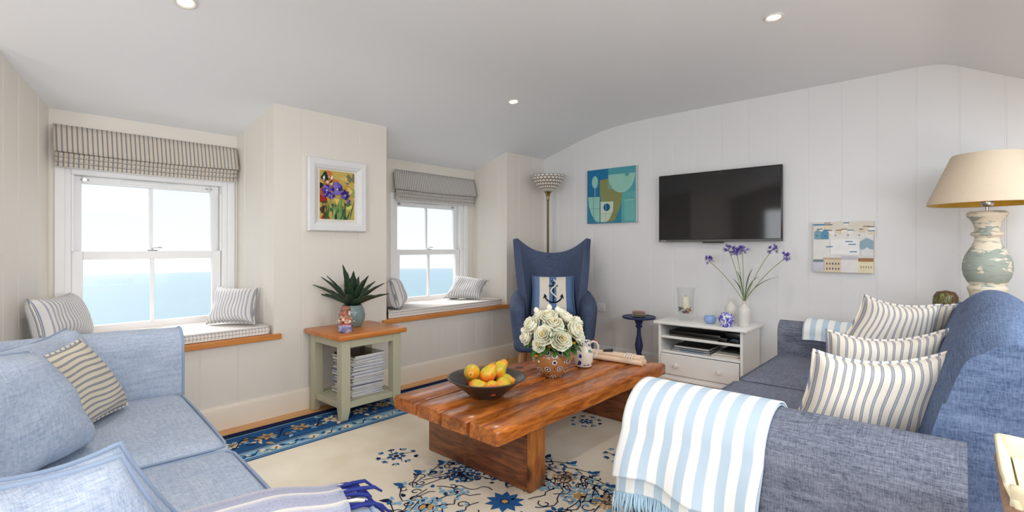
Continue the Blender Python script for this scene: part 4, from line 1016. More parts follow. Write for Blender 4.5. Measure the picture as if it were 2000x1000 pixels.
# ================================================================== sage side table
ST_ = thing('side_table', 'sage green side table with an oak top in front of the pier', 'side table', (1.974, 3.335, 0))
M_sage = plain('sage_green_paint', (184, 182, 156), .45, .35, 0, .03)
M_oaktop = wood('warm_oak_top', (176, 96, 36), (214, 140, 70), 'X', 6, .3, False)
X0, X1, Y0, Y1 = 1.734, 2.213, 3.104, 3.555; lw = .066
ft = .0135
for (x, y, zf) in ((X0, Y0, ft), (X1 - lw, Y0, ft), (X0, Y1 - lw, .001), (X1 - lw, Y1 - lw, .001)):
    mb = MB(); sx_ = 1 if x == X0 else -1; sy_ = 1 if y == Y0 else -1
    xo, xi = (x, x + lw) if sx_ > 0 else (x + lw, x); yo, yi = (y, y + lw) if sy_ > 0 else (y + lw, y)
    tp = .018
    def ring(z, e): return [(xo, yo, z), (xi - sx_ * e, yo, z), (xi - sx_ * e, yi - sy_ * e, z), (xo, yi - sy_ * e, z)]
    vs = ring(zf, tp) + ring(.085, 0) + ring(.562, 0); fs = [(0, 1, 2, 3), (8, 9, 10, 11)] + [(r * 4 + k, r * 4 + (k + 1) % 4, r * 4 + 4 + (k + 1) % 4, r * 4 + 4 + k) for r in (0, 1) for k in range(4)]
    mb.add(vs, fs); obj('leg', mb, M_sage, ST_, bevel=.003)
for a, c in (((X0 + lw, Y0 + .006, .505), (X1 - lw, Y0 + .026, .562)), ((X0 + lw, Y1 - .026, .505), (X1 - lw, Y1 - .006, .562)), ((X0 + .006, Y0 + lw, .505), (X0 + .026, Y1 - lw, .562)), ((X1 - .026, Y0 + lw, .505), (X1 - .006, Y1 - lw, .562))):
    obj('apron_rail', MB().box(a, c), M_sage, ST_, bevel=.002)
mb = MB(); mb.box((X0 + .008, Y0 + lw, .088), (X1 - .008, Y1 - lw, .130)); mb.box((X0 + lw, Y0 + .008, .088), (X1 - lw, Y0 + lw, .130)); mb.box((X0 + lw, Y1 - lw, .088), (X1 - lw, Y1 - .008, .130)); obj('lower_shelf', mb, M_sage, ST_, bevel=.002)
mb = MB(); mb.box((X0 - .035, Y0 - .035, .562), (X1 + .035, Y1 + .03, .600), bev=.010); obj('table_top', mb, M_oaktop, ST_, smooth='auto')
# magazines: one object each
rnd = random.Random(9); z = .131
mcol = [(214, 214, 220), (226, 224, 222), (196, 200, 212), (232, 230, 228), (180, 186, 200), (222, 216, 208), (204, 206, 214)]
NMAG = 30
_u = ['first', 'second', 'third', 'fourth', 'fifth', 'sixth', 'seventh', 'eighth', 'ninth']
ORD = _u + ['tenth', 'eleventh', 'twelfth', 'thirteenth', 'fourteenth', 'fifteenth', 'sixteenth', 'seventeenth', 'eighteenth', 'nineteenth', 'twentieth'] + ['twenty ' + q for q in _u] + ['thirtieth']
ORD = ORD[:1] + ORD[1:]
for k in range(NMAG):
    h = .0085 + rnd.random() * .003; sh = rnd.uniform(-.012, .012); rz = rnd.uniform(-.06, .06) + (.10 if k > 25 else 0)
    cx, cy = 1.985 + rnd.uniform(-.008, .010), 3.315 + sh
    Mx = Matrix.Translation((cx, cy, z)) @ Matrix.Rotation(rz, 4, 'Z'); top = k == NMAG - 1
    root = thing('magazine', 'glossy dark covered magazine on top of the stack under the side table' if top else 'magazine, %s from the top of the pile on the side table shelf' % ORD[NMAG - 1 - k], 'magazine', (cx, cy, z), rz, 'magazines stacked on the side table shelf')
    hw, hd = .128, .105
    mb = MB(); mb.box((-hw, -hd * 1.25, .0006), (hw - .002, hd * 1.25, h - .0012)); obj('pages', mb, plain('page_edges_%d' % (k % 7), mcol[k % 7], .8, .2, 0, .08), root, world=False)
    mb = MB(); mb.box((-hw - .001, -hd * 1.25 - .001, h - .0012), (hw, hd * 1.25 + .001, h - .0002)); mb.box((-hw - .001, -hd * 1.25 - .001, 0), (-hw, hd * 1.25 + .001, h - .0012))
    obj('cover', mb, plain('dark_glossy_cover', (58, 48, 46), .15, .6, 0, .5) if top else plain('cover_%d' % (k % 5), [(150, 158, 178), (236, 236, 240), (120, 124, 140), (208, 196, 186), (236, 232, 226)][k % 5], .25, .5, 0, .3), root, world=False)
    z += h
# agave in blue green pot
AX, AY = 1.985, 3.40
n = NT('blue_green_glaze', .22, .5); a = n.noise(n.co('Object', (1, 1, .3)), 9, 4); n.color(n.mix(a, srgb(84, 112, 118), srgb(150, 172, 166))); M_pot = n.m
mb = MB(); mb.lathe([(0, 0), (.060, 0), (.068, .006), (.090, .05), (.096, .085), (.090, .125), (.076, .155), (.074, .162), (.068, .162), (.070, .150), (.084, .10), (.07, .03), (0, .02)], 40, (AX, AY), z0=.600); single('plant_pot', mb, M_pot, 'rounded blue green glazed pot holding the agave', 'plant pot', (AX, AY, .6), smooth=True)
AG = thing('agave_plant', 'dark green spiky agave in the blue green pot on the side table', 'plant', (AX, AY, .745))
n = NT('agave_leaf', .42, .45); a = n.noise(n.co('Object', (1, 1, .3)), 30, 3); n.color(n.mix(a, srgb(22, 44, 34), srgb(52, 78, 54))); M_ag = n.m
obj('soil', MB().lathe([(0, .740), (.07, .740), (.07, .745), (0, .748)], 20, (AX, AY)), plain('dark_soil', (46, 36, 28), .9), AG)
spec = [(-1.35, .34, .62), (-.75, .34, .85), (1.35, .33, .68), (.85, .32, .95), (-1.1, .30, 1.0), (.35, .30, 1.25), (-.25, .34, 1.32), (1.7, .30, .42), (-1.75, .32, .40), (0.15, .24, .95), (-.45, .24, .8), (.9, .26, .5), (2.5, .28, .8), (-2.6, .28, .8), (3.1, .26, 1.1), (.1, .20, .7)]
for k, (a, L, e) in enumerate(spec):
    # a: bearing measured from the viewer's side (0 = towards the viewer), e: steepness
    side = Rr * math.sin(a) - F_ * math.cos(a) * .9
    side.z = 0; side = side.normalized() if abs(math.sin(a)) > .01 or 1 else side
    sw = Vector((-side.y, side.x, 0)); mb = MB()
    def f(u, v, side=side, sw=sw, L=L, e=e, k=k):
        s_ = v; rad = .014 + .84 * L * (s_ * math.cos(e) + .12 * s_ * s_); z = .748 + L * (s_ * math.sin(e) * 1.0 - .10 * s_ * s_ * math.cos(e))
        wd = .082 * (math.sin(min(1, s_ * 1.9 + .35) * math.pi * .5)) * (1 - s_ ** 2.2) + .001; a_ = 2 * u - 1
        if abs(a_) > .99: wd *= 1 + .10 * math.sin(s_ * 120)
        return Vector((AX, AY, z)) + side * rad + sw * (a_ * wd * .5) + (Vector((0, 0, 1)) * math.cos(e) - side * math.sin(e) * .6) * (wd * .35 * a_ * a_)
    mb.grid(f, 6, 24); obj('leaf', mb, M_ag, AG, smooth=True, solid=.005, off=0)
# snowman shaped glass jar
n = NT('colourful_jar_filling', .12, .6); vv = n.co('Object'); cc = n.voro(vv, 46, 'Color'); z = n.sep(vv, 2)
hi = n.ramp(n.sep(cc, 0), [(0, srgb(176, 120, 90)), (.3, srgb(224, 190, 150)), (.5, srgb(110, 60, 50)), (.62, srgb(236, 226, 212)), (.85, srgb(176, 84, 72))], True)
lo = n.ramp(n.sep(cc, 1), [(0, srgb(122, 124, 168)), (.4, srgb(170, 170, 200)), (.7, srgb(96, 90, 140)), (.85, srgb(200, 196, 214))], True)
c = n.mix(n.math('GREATER_THAN', z, .052), lo, n.mix(n.math('LESS_THAN', z, .068), hi, srgb(172, 84, 88))); n.color(c); M_jar = n.m
QX, QY = 1.815, 3.20
JR = thing('glass_jar', 'small figure shaped glass jar with clasp lid full of coloured sweets beside the agave pot', 'jar', (QX, QY, .6))
mb = MB(); mb.lathe([(0, 0), (.042, 0), (.047, .006), (.050, .03), (.048, .052), (.044, .062), (.047, .072), (.047, .090), (.040, .104), (.032, .112), (.036, .120), (.038, .132), (.034, .146), (.029, .152), (0, .152)], 32, (QX, QY), z0=.6); obj('body', mb, M_jar, JR, smooth=True)
mb = MB(); mb.lathe([(.0, .157), (.034, .157), (.036, .163), (.034, .172), (.026, .182), (.0, .186)], 28, (QX, QY), z0=.6); obj('lid', mb, plain('brown_red_glass_lid', (150, 96, 76), .12, .6, 0, .3), JR, smooth=True)
mb = MB(); ringp = lambda r, z: [(QX + r * math.cos(q), QY + r * math.sin(q), .6 + z) for q in [6.283 * k / 24 for k in range(24)]]
mb.tube(ringp(.031, .1545), .0018, 6, closed=True); mb.tube(ringp(.034, .113), .0016, 6, closed=True)
for sg in (-1, 1):
    c0 = Vector((QX, QY, .6)); mb.tube([c0 + Rr * sg * .033 + Vector((0, 0, .155)), c0 + Rr * sg * .050 + Vector((0, 0, .135)), c0 + Rr * sg * .040 + Vector((0, 0, .113))], .0018, 6)
    mb.tube([c0 + Rr * sg * .047 + Vector((0, 0, .088)), c0 + Rr * sg * .062 + Vector((0, 0, .078)), c0 + Rr * sg * .060 + Vector((0, 0, .055)), c0 + Rr * sg * .050 + Vector((0, 0, .045))], .003, 6)
obj('wire_clasp', mb, M_chrome, JR, smooth=True)

# ================================================================== armchair
CA = R_(219); CPOS = (3.82, 2.90, 0)
AC = thing('armchair', 'high backed navy denim wing armchair in the corner by the window', 'armchair', CPOS, CA)
MA = MW[AC.name]
def ac(name, mb, mat=M_chair, parent=AC, **k): return obj(name, mb, mat, parent, world=False, smooth=k.pop('smooth', True), **k)
def backf(u, v):
    a = 2 * u - 1; aa = abs(a)
    zb = .30; zt_ = 1.13 + .155 * aa ** 2.2; z = lerp(zb, zt_, v)
    wdt = lerp(.31, .405, smoothstep(.1, 1, v)) - .015 * math.sin(v * math.pi) * smoothstep(.3, 1, v)
    fw = (.10 + .20 * math.sin(min(1, v * 1.15) * math.pi) ** .7 + .02) * aa ** 2.8
    return (-.34 - .10 * v + fw, a * wdt, z)
mb = MB(); mb.grid(backf, 36, 30); o = ac('wing_back', mb, solid=.085, off=-1)
bv = o.modifiers.new('round', 'BEVEL'); bv.width = .028; bv.segments = 4; bv.limit_method = 'ANGLE'; bv.angle_limit = R_(50)
mb = MB(); softbox(mb, idf, (-.30, -.36, .24), (.34, .36, .40), .06, puff=(.02, .01, 0)); ac('seat_base', mb)
mb = MB(); softbox(mb, idf, (-.26, -.26, .38), (.37, .26, .53), .06, puff=(.02, 0, .02)); ac('seat_cushion', mb)
for s_ in (-1, 1):
    mb = MB(); softbox(mb, idf, (-.30, -.065, .26), (.33, .065, .72), .062, puff=(.01, .01, .01))
    for i, p in enumerate(mb.v):
        t = (p.x + .30) / .63; h = (p.z - .26) / .46
        p.z = .26 + (p.z - .26) * (1 + .12 * (1 - t) ** 2 * 1 - .10 * t * t) ; out = .30 + .025 * h + (.02 * math.sin(t * math.pi))
        p.x += -.05 * (1 - h) * t * 0 + .0
        p.y = p.y * (.72 + .35 * h) + s_ * out
    ac('armrest', mb)
M_lw = wood('pale_beech_leg', (168, 116, 72), (200, 150, 100), 'Z', 6, .4, False)
for (x, y) in ((.27, -.29), (.27, .29), (-.30, -.25), (-.30, .25)):
    mb = MB(); mb.lathe([(.014, .001), (.026, .26)], 4, (0, 0)); 
    for p in mb.v: k = (1 - p.z / .26); p.x += x + math.copysign(.04, x) * k; p.y += y + math.copysign(.03, y) * k
    ac('leg', mb, M_lw, smooth=False)
# anchor cushion, leaning on the chair back
def cl(x, y, z): return tuple(MA @ Vector((x, y, z)))
n = NT('blue_white_banded_cloth', .85, .2); u = n.sep(n.co('UV'), 0)
c = n.ramp(n.math('DIVIDE', u, .42), [(0, srgb(104, 134, 172)), (.17, srgb(226, 218, 204)), (.40, srgb(96, 126, 166)), (.57, srgb(226, 218, 204)), (.80, srgb(92, 120, 160))], True); n.color(c); n.bump(n.noise(n.co('UV', 240), 1, 2), .2, .002); M_band = n.m
c4 = [cl(.02, -.205, .555), cl(.02, .215, .555), cl(-.20, .22, .905), cl(-.20, -.20, .905)]
AN = cushion('scatter_cushion', 'blue and white banded cushion with an anchor and rope on the armchair', c4[0], c4[1], c4[2], c4[3], .13, M_band, plain('blue_piping', (96, 120, 156), .85, .2), seed=31, pinch=.03, wr=.003)
# the anchor: stitched motif lying on the front face
if True:
    ex = (Vector(c4[1]) - Vector(c4[0])).normalized(); nz = ex.cross((Vector(c4[3]) - Vector(c4[0])).normalized()); ey = nz.cross(ex); C0 = (Vector(c4[0]) + Vector(c4[2])) / 2
    def q_(a, b_, h=.064): 
        t = (max(0, 1 - (a / .21) ** 4) * max(0, 1 - (b_ / .20) ** 4)) ** .55; return C0 + ex * a + ey * b_ + nz * (h * t + .004)
    M_nv = plain('dark_navy_stitching', (24, 28, 48), .8, .15); mb = MB()
    mb.tube([q_(0, .10), q_(0, .05), q_(0, 0), q_(0, -.06), q_(0, -.11)], .007, 6); mb.tube([q_(-.045, .062), q_(.045, .062)], .006, 6)
    mb.tube([q_(.016 * math.cos(t), .115 + .016 * math.sin(t)) for t in [6.283 * k / 12 for k in range(12)]], .004, 6, closed=True)
    mb.tube([q_(.085 * math.sin(t), -.03 - .085 * math.cos(t)) for t in [-1.25 + 2.5 * k / 14 for k in range(15)]], [.003] + [.007] * 13 + [.003], 6)
    for s_ in (-1, 1): mb.poly([q_(s_ * .062, -.055, .066), q_(s_ * .10, -.075, .066), q_(s_ * .085, -.022, .066)])
    obj('anchor_motif', mb, M_nv, AN, smooth=True)
    mb = MB(); mb.tube([q_(.028 * math.sin(t * 7.5) + .004, .13 - .20 * t, .070) for t in [k / 30 for k in range(31)]], .0075, 8); obj('rope_motif', mb, plain('white_rope', (236, 234, 228), .8), AN, smooth=True)

# ================================================================== floor lamp
LX, LY = 4.30, 3.33
FL = thing('floor_lamp', 'tall brass uplighter floor lamp with a brown and white glass bowl shade behind the armchair', 'floor lamp', (LX, LY, 0))
mb = MB(); mb.lathe([(0, .001), (.13, .001), (.135, .012), (.12, .022), (.04, .034), (.02, .05), (0, .05)], 36, (LX, LY)); obj('base', mb, M_brass, FL, smooth='auto')
mb = MB(); mb.lathe([(.0125, .03), (.0125, 1.70), (.018, 1.71), (.014, 1.73), (.022, 1.76), (.030, 1.785), (.044, 1.800), (.030, 1.806), (0, 1.806)], 20, (LX, LY)); obj('pole', mb, M_brass, FL, smooth='auto')
n = NT('leaded_glass_scales', .2, .5); v = n.co('UV'); uu = n.math('MULTIPLY', n.sep(v, 0), 26); vv = n.math('MULTIPLY', n.sep(v, 1), 7)
row = n.math('FLOOR', vv); off_ = n.math('MULTIPLY', n.math('MODULO', row, 2), .5)
fu = n.math('SUBTRACT', n.math('FRACT', n.math('ADD', uu, off_)), .5); fv = n.math('SUBTRACT', n.math('FRACT', vv), .5)
d = n.math('ADD', n.math('MULTIPLY', n.math('MULTIPLY', fu, fu), 1.0), n.math('MULTIPLY', n.math('MULTIPLY', fv, fv), 1.0))
n.color(n.mix(n.math('LESS_THAN', d, .20), srgb(112, 76, 44), srgb(222, 220, 212))); n.set('Emission Color', (0, 0, 0, 1)); M_tiff = n.m
SH = [(.035, 1.803), (.055, 1.815), (.090, 1.845), (.125, 1.880), (.155, 1.915), (.180, 1.950), (.192, 1.972)]
def shf(u, v):
    k = v * (len(SH) - 1); i = min(int(k), len(SH) - 2); t = k - i; r = lerp(SH[i][0], SH[i + 1][0], t); z = lerp(SH[i][1], SH[i + 1][1], t) + (.004 * abs(math.sin(u * 26 * math.pi)) * smoothstep(.9, 1, v))
    return (LX + r * math.cos(6.28318 * u), LY + r * math.sin(6.28318 * u), z)
mb = MB(); mb.grid(shf, 104, 24, 0, lambda u, v: (u, v)); obj('lamp_shade', mb, M_tiff, FL, smooth=True, solid=.003)

# ================================================================== downlights
M_glow = bpy.data.materials.new('warm_lamp_glow'); M_glow.use_nodes = True; b_ = M_glow.node_tree.nodes['Principled BSDF']; b_.inputs['Emission Color'].default_value = (1, .86, .66, 1); b_.inputs['Emission Strength'].default_value = 6
DL = [(.755, 2.86, 'downlight in the ceiling above the left window, cut by the top edge'), (3.14, 2.80, 'downlight in the middle of the ceiling above the armchair side'), (3.03, .76, 'downlight in the ceiling near the right, above the charcoal sofa'), (.6, .76, 'downlight out of frame over the light blue sofa')]
for i, (x, y, lb) in enumerate(DL[:4]):
    z = zc(y); sl = (zc(y + .02) - zc(y - .02)) / .04; ang = math.atan(sl)
    root = thing('downlight', lb, 'ceiling light', (x, y, z), 0, 'recessed downlights'); root.rotation_euler = (ang, 0, 0); MW[root.name] = Matrix.Translation((x, y, z)) @ Matrix.Rotation(ang, 4, 'X')
    mb = MB(); mb.lathe([(.050, .0), (.050, -.006), (.044, -.008), (.036, -.004), (.034, .002)], 32); obj('bezel', mb, M_white if 0 else plain('satin_bezel', (226, 220, 212), .3, .5), root, world=False, smooth='auto')
    mb = MB(); mb.lathe([(0, -.003), (.033, -.003), (.033, -.001), (0, -.001)], 24); obj('bulb', mb, M_glow, root, world=False)
    l = bpy.data.lights.new('downlight_beam', 'SPOT'); l.energy = DLE = 20; l.spot_size = R_(150); l.spot_blend = 1; l.shadow_soft_size = .035; l.color = (1, .88, .74)
    lo = bpy.data.objects.new('downlight_beam', l); COL.objects.link(lo); lo.location = (x, y, z - .03)

# ================================================================== television
TVX = 4.50
TV = thing('television', 'flat black television hanging on the white boarded wall', 'television', (4.56, 1.605, 1.25))
ty0, ty1, tz0, tz1 = 1.068, 2.140, 1.246, 1.878
mb = MB(); mb.box((TVX + .004, ty0, tz0), (TVX + .035, ty1, tz1), bev=.004); obj('casing', mb, M_black, TV, smooth='auto')
mb = MB(); mb.box((TVX + .03, 1.3, 1.38), (TVX + .068, 1.9, 1.75)); obj('wall_bracket', mb, M_black, TV)
n = NT('black_glass_screen', .06, .5); n.color((.006, .006, .007, 1)); 
obj('screen', MB().box((TVX + .0015, ty0 + .010, tz0 + .024), (TVX + .005, ty1 - .010, tz1 - .010)), n.m, TV)
obj('lower_bezel', MB().box((TVX - .001, ty0 + .002, tz0 + .001), (TVX + .004, ty1 - .002, tz0 + .020)), plain('grey_bezel', (92, 92, 88), .3, .5), TV, bevel=.001)
obj('sensor_bar', MB().box((TVX + .002, 1.54, tz0 - .012), (TVX + .03, 1.72, tz0 + .002)), M_black, TV)
def text(s_, size, mat, parent, name, M_, ext=.0004):
    cu = bpy.data.curves.new(name, 'FONT'); cu.body = s_; cu.size = size; cu.extrude = ext; cu.align_x = 'LEFT'
    t = bpy.data.objects.new(name + '_tmp', cu); me = bpy.data.meshes.new_from_object(t); bpy.data.objects.remove(t); bpy.data.curves.remove(cu)
    me.transform(M_); mb = MB(); mb.add([v.co.copy() for v in me.vertices], [tuple(p.vertices) for p in me.polygons]); bpy.data.meshes.remove(me)
    return obj(name, mb, mat, parent)
MT = Matrix.Translation((TVX - .0016, ty1 - .022, tz0 + .006)) @ Matrix(((0, 0, -1, 0), (-1, 0, 0, 0), (0, 1, 0, 0), (0, 0, 0, 1)))
text('TOSHIBA', .013, plain('pale_lettering', (214, 214, 210), .4), TV, 'lettering', MT)

# ================================================================== pictures
class Canvas:
    """flat painted picture: shapes given in 0..1 picture coordinates, built as one mesh"""
    def __init__(s, O, U, V, N_, W_, H_): s.O, s.U, s.V, s.N = Vector(O), Vector(U), Vector(V), Vector(N_); s.W, s.H = W_, H_; s.mb = MB(); s.mats = []; s.k = 0
    def mi(s, rgb):
        m = plain('paint_%d_%d_%d' % rgb, rgb, .7, .2, 0, .10)
        if m not in s.mats: s.mats.append(m)
        return s.mats.index(m)
    def p(s, a, b_, lay): return s.O + s.U * (a * s.W) + s.V * (b_ * s.H) + s.N * (.0004 + lay * .00015)
    def poly(s, pts, rgb): s.k += 1; s.mb.poly([s.p(a, b_, s.k) for a, b_ in pts], s.mi(rgb))
    def rect(s, a0, b0, a1, b1, rgb): s.poly([(a0, b0), (a1, b0), (a1, b1), (a0, b1)], rgb)
    def ell(s, a, b_, ra, rb, rgb, t0=0, t1=360, n_=24): s.poly([(a + ra * math.cos(R_(lerp(t0, t1, k / n_))), b_ + rb * math.sin(R_(lerp(t0, t1, k / n_)))) for k in range(n_ + (t1 - t0 < 360))], rgb)
    def done(s, name, parent): return obj(name, s.mb, s.mats, parent, recalc=False)
# blue abstract boat painting
PA = thing('painting', 'square abstract boat painting in teal, blue and olive on the wall beside the television', 'painting', (4.57, 2.70, 1.46))
mb = MB(); mb.box((4.535, 2.388, 1.448), (4.569, 2.975, 2.018)); obj('canvas_block', mb, plain('pale_canvas_edge', (196, 200, 196), .8), PA, bevel=.002)
c = Canvas((4.535, 2.975, 1.448), (0, -1, 0), (0, 0, 1), (-1, 0, 0), .575, .57)
TE, BL_, DB, OL, AQ, PL = (84, 158, 168), (40, 116, 160), (30, 92, 140), (136, 142, 92), (150, 200, 186), (196, 212, 190)
c.rect(0, 0, 1, 1, (62, 140, 160)); c.rect(0, .5, .45, 1, BL_); c.rect(.45, .5, 1, 1, TE); c.rect(.72, 0, 1, .55, (96, 168, 168)); c.rect(0, 0, .72, .5, (58, 130, 160))
c.poly([(.27, .80), (.76, .84), (.76, .62), (.70, .30), (.58, .03), (.40, .02), (.28, .50)], OL); c.rect(.44, .62, .74, .80, (126, 160, 132))
c.ell(.72, .88, .27, .34, AQ, 180, 360); c.ell(.83, .89, .045, .07, TE, 0, 360); c.ell(.17, .77, .065, .115, AQ); c.rect(.165, .50, .175, .67, PL)
c.poly([(.02, .50), (.27, .49), (.27, .02), (.20, .03), (.10, .16), (.04, .32)], AQ); c.rect(.135, .05, .145, .49, (84, 140, 140)); c.rect(.02, .27, .27, .278, (104, 160, 160))
c.poly([(.29, .40), (.56, .39), (.55, .22), (.47, .06), (.40, .02), (.29, .02)], PL); c.ell(.42, .29, .07, .07, DB); c.rect(.29, .17, .55, .176, (130, 168, 160)); c.rect(.40, .03, .408, .40, (150, 178, 160)); c.rect(.76, .40, .98, .406, PL); c.rect(.86, .03, .866, .55, (120, 186, 180)); c.rect(.78, .03, .98, .40, (112, 182, 176))
c.done('painted_front', PA)
# harbour houses painting
PB = thing('painting', 'canvas of pale harbour houses and boats on the wall right of the television', 'painting', (4.57, .66, 1.0))
mb = MB(); mb.box((4.535, .463, 1.003), (4.569, .852, 1.392)); obj('canvas_block', mb, plain('cream_canvas_edge', (226, 220, 208), .8), PB, bevel=.002)
c = Canvas((4.535, .852, 1.003), (0, -1, 0), (0, 0, 1), (-1, 0, 0), .389, .389)
c.rect(0, 0, 1, 1, (230, 228, 222)); c.rect(0, .80, 1, 1, (224, 217, 204))
rnd = random.Random(4)
for i in range(15): a = rnd.uniform(0, .92); b_ = rnd.uniform(.70, .93); c.rect(a, b_, a + rnd.uniform(.07, .13), b_ + .06, rnd.choice([(238, 232, 216), (224, 212, 184), (240, 238, 232), (216, 206, 190)])); c.rect(a, b_ + .06, a + .1, b_ + .078, rnd.choice([(110, 112, 116), (150, 120, 96), (96, 130, 156)]))
for a in (.02, .14): c.poly([(a, .66), (a + .13, .66), (a + .13, .80), (a + .065, .86), (a, .80)], [(126, 164, 180), (96, 146, 180)][a > .1])
c.rect(.0, .94, .22, .965, (70, 130, 170)); c.rect(.3, .35, .78, .66, (238, 238, 236)); c.poly([(.78, .46), (1, .46), (1, .62), (.89, .68), (.78, .60)], (150, 178, 192)); c.poly([(.80, .33), (1, .33), (1, .42), (.90, .50), (.80, .42)], (226, 228, 228))
for a, b_ in ((.55, .60), (.60, .545), (.62, .40), (.22, .5), (.47, .03)): c.rect(a, b_, a + .12, b_ + .018, (84, 126, 168))
c.rect(.2, .0, .48, .25, (226, 208, 180)); c.rect(.48, .0, .76, .25, (232, 228, 226)); c.rect(.76, .0, 1, .22, (232, 222, 190)); c.rect(.0, .02, .18, .22, (206, 206, 216)); c.rect(.18, .25, .48, .29, (200, 176, 158)); c.rect(.48, .25, .76, .32, (198, 192, 206)); c.rect(.76, .22, 1, .29, (166, 122, 90)); c.rect(0, .20, .18, .25, (120, 140, 150))
for i in range(5):
    for j in range(2): c.rect(.23 + .05 * i, .05 + .10 * j, .25 + .05 * i, .09 + .10 * j, (96, 96, 104))
for i in range(5): c.rect(.06 + .17 * i + .03 * math.sin(i * 5), .72, .075 + .17 * i + .03 * math.sin(i * 5), .745, (104, 100, 100)); c.rect(.80 + .04 * i, .10, .812 + .04 * i, .13, (120, 110, 104))
c.done('painted_front', PB)
# framed iris painting on the pier
PI = thing('framed_picture', 'white framed painting of purple irises on the pier between the windows', 'picture', (1.966, 3.6, 1.32))
fx0, fx1, fz0, fz1 = 1.725, 2.208, 1.319, 1.871
mb = MB(); fw = .085
def fr(o_, y): return [(fx0 + o_, y, fz0 + o_), (fx1 - o_, y, fz0 + o_), (fx1 - o_, y, fz1 - o_), (fx0 + o_, y, fz1 - o_)]
rings = [fr(0, 3.598), fr(0, 3.566), fr(.008, 3.558), fr(.045, 3.560), fr(.070, 3.574), fr(.078, 3.582), fr(.078, 3.597)]
vs = sum(rings, []); fs = [(4 * r + k, 4 * r + (k + 1) % 4, 4 * r + 4 + (k + 1) % 4, 4 * r + 4 + k) for r in range(6) for k in range(4)]; mb.add(vs, fs); obj('frame', mb, plain('limewashed_frame', (226, 226, 226), .45, .3, 0, .03), PI)
obj('mount', MB().box((fx0 + .07, 3.588, fz0 + .07), (fx1 - .07, 3.596, fz1 - .07)), plain('ivory_mount', (232, 226, 210), .7), PI)
c = Canvas((fx0 + .098, 3.588, fz0 + .094), (1, 0, 0), (0, 0, 1), (0, -1, 0), .290, .372)
c.rect(0, 0, 1, 1, (196, 172, 92)); rnd = random.Random(12)
def blob(a, b_, ra, rb, rgb):
    k0 = rnd.uniform(0, 6); c.poly([(min(1, max(0, a + ra * (1 + .3 * math.sin(3 * t + k0)) * math.cos(t))), min(1, max(0, b_ + rb * (1 + .3 * math.cos(2 * t + k0)) * math.sin(t)))) for t in [6.283 * k / 12 for k in range(12)]], rgb)
for i in range(46):
    a, b_ = rnd.random(), rnd.random()
    if b_ > .62: col = rnd.choice([(24, 44, 48), (30, 60, 56), (206, 120, 60), (40, 52, 74)]) if a < .55 else rnd.choice([(214, 190, 110), (196, 150, 80), (120, 120, 90)])
    elif a < .25: col = rnd.choice([(176, 44, 40), (206, 96, 50), (90, 60, 40)])
    elif b_ < .35: col = rnd.choice([(190, 196, 60), (70, 110, 60), (40, 80, 60), (206, 214, 110)])
    else: col = rnd.choice([(196, 176, 90), (226, 196, 110), (150, 160, 90)])
    blob(a, b_, rnd.uniform(.05, .12), rnd.uniform(.04, .09), col)
for i in range(34):
    a = rnd.uniform(.1, .85); d_ = rnd.uniform(-.16, .22); h = rnd.uniform(.25, .5); w_ = .014; c.poly([(a, 0), (a + w_ * 2, 0), (a + d_ * .5 + w_ * 1.5, h * .6), (min(.99, max(.01, a + d_)), h), (a + d_ * .5, h * .6)], rnd.choice([(52, 104, 70), (90, 140, 80), (36, 74, 60), (120, 160, 96), (150, 180, 110)]))
for a, b_, s_ in ((.18, .60, .14), (.47, .64, .17), (.70, .52, .13), (.30, .48, .10), (.13, .50, .08), (.80, .38, .06)):
    for k in range(6): t = k * 1.05 + a * 7; blob(a + s_ * .5 * math.cos(t), b_ + s_ * .45 * math.sin(t), s_ * .48, s_ * .34, rnd.choice([(74, 60, 150), (98, 84, 178), (50, 40, 110), (126, 108, 190)]))
    blob(a, b_ - s_ * .1, s_ * .18, s_ * .1, (226, 200, 170))
for i in range(10): blob(rnd.uniform(.08, .35), rnd.uniform(.70, .88), .03, .03, rnd.choice([(226, 196, 160), (206, 150, 120), (236, 226, 206)]))
c.done('painted_sheet', PI)
# wall socket
WS = thing('wall_socket', 'white double electric socket low on the wall right of the armchair', 'socket', (4.569, 2.86, .55))
mb = MB(); mb.box((4.558, 2.775, .512), (4.5695, 2.925, .60), bev=.003); obj('face_plate', mb, M_white, WS, smooth='auto')
for y in (2.885, 2.815):
    mb = MB(); 
    for dy, dz, w_, h_ in ((0, .013, .0035, .008), (-.011, -.006, .008, .004), (.011, -.006, .008, .004)): mb.box((4.5572, y + dy - w_ / 2, .548 + dz - h_ / 2), (4.5585, y + dy + w_ / 2, .548 + dz + h_ / 2))
    obj('socket_holes', mb, M_black, WS)
    obj('switch', MB().box((4.5555, y - .006 + .016, .575), (4.5585, y + .006 + .016, .592)), M_white, WS)

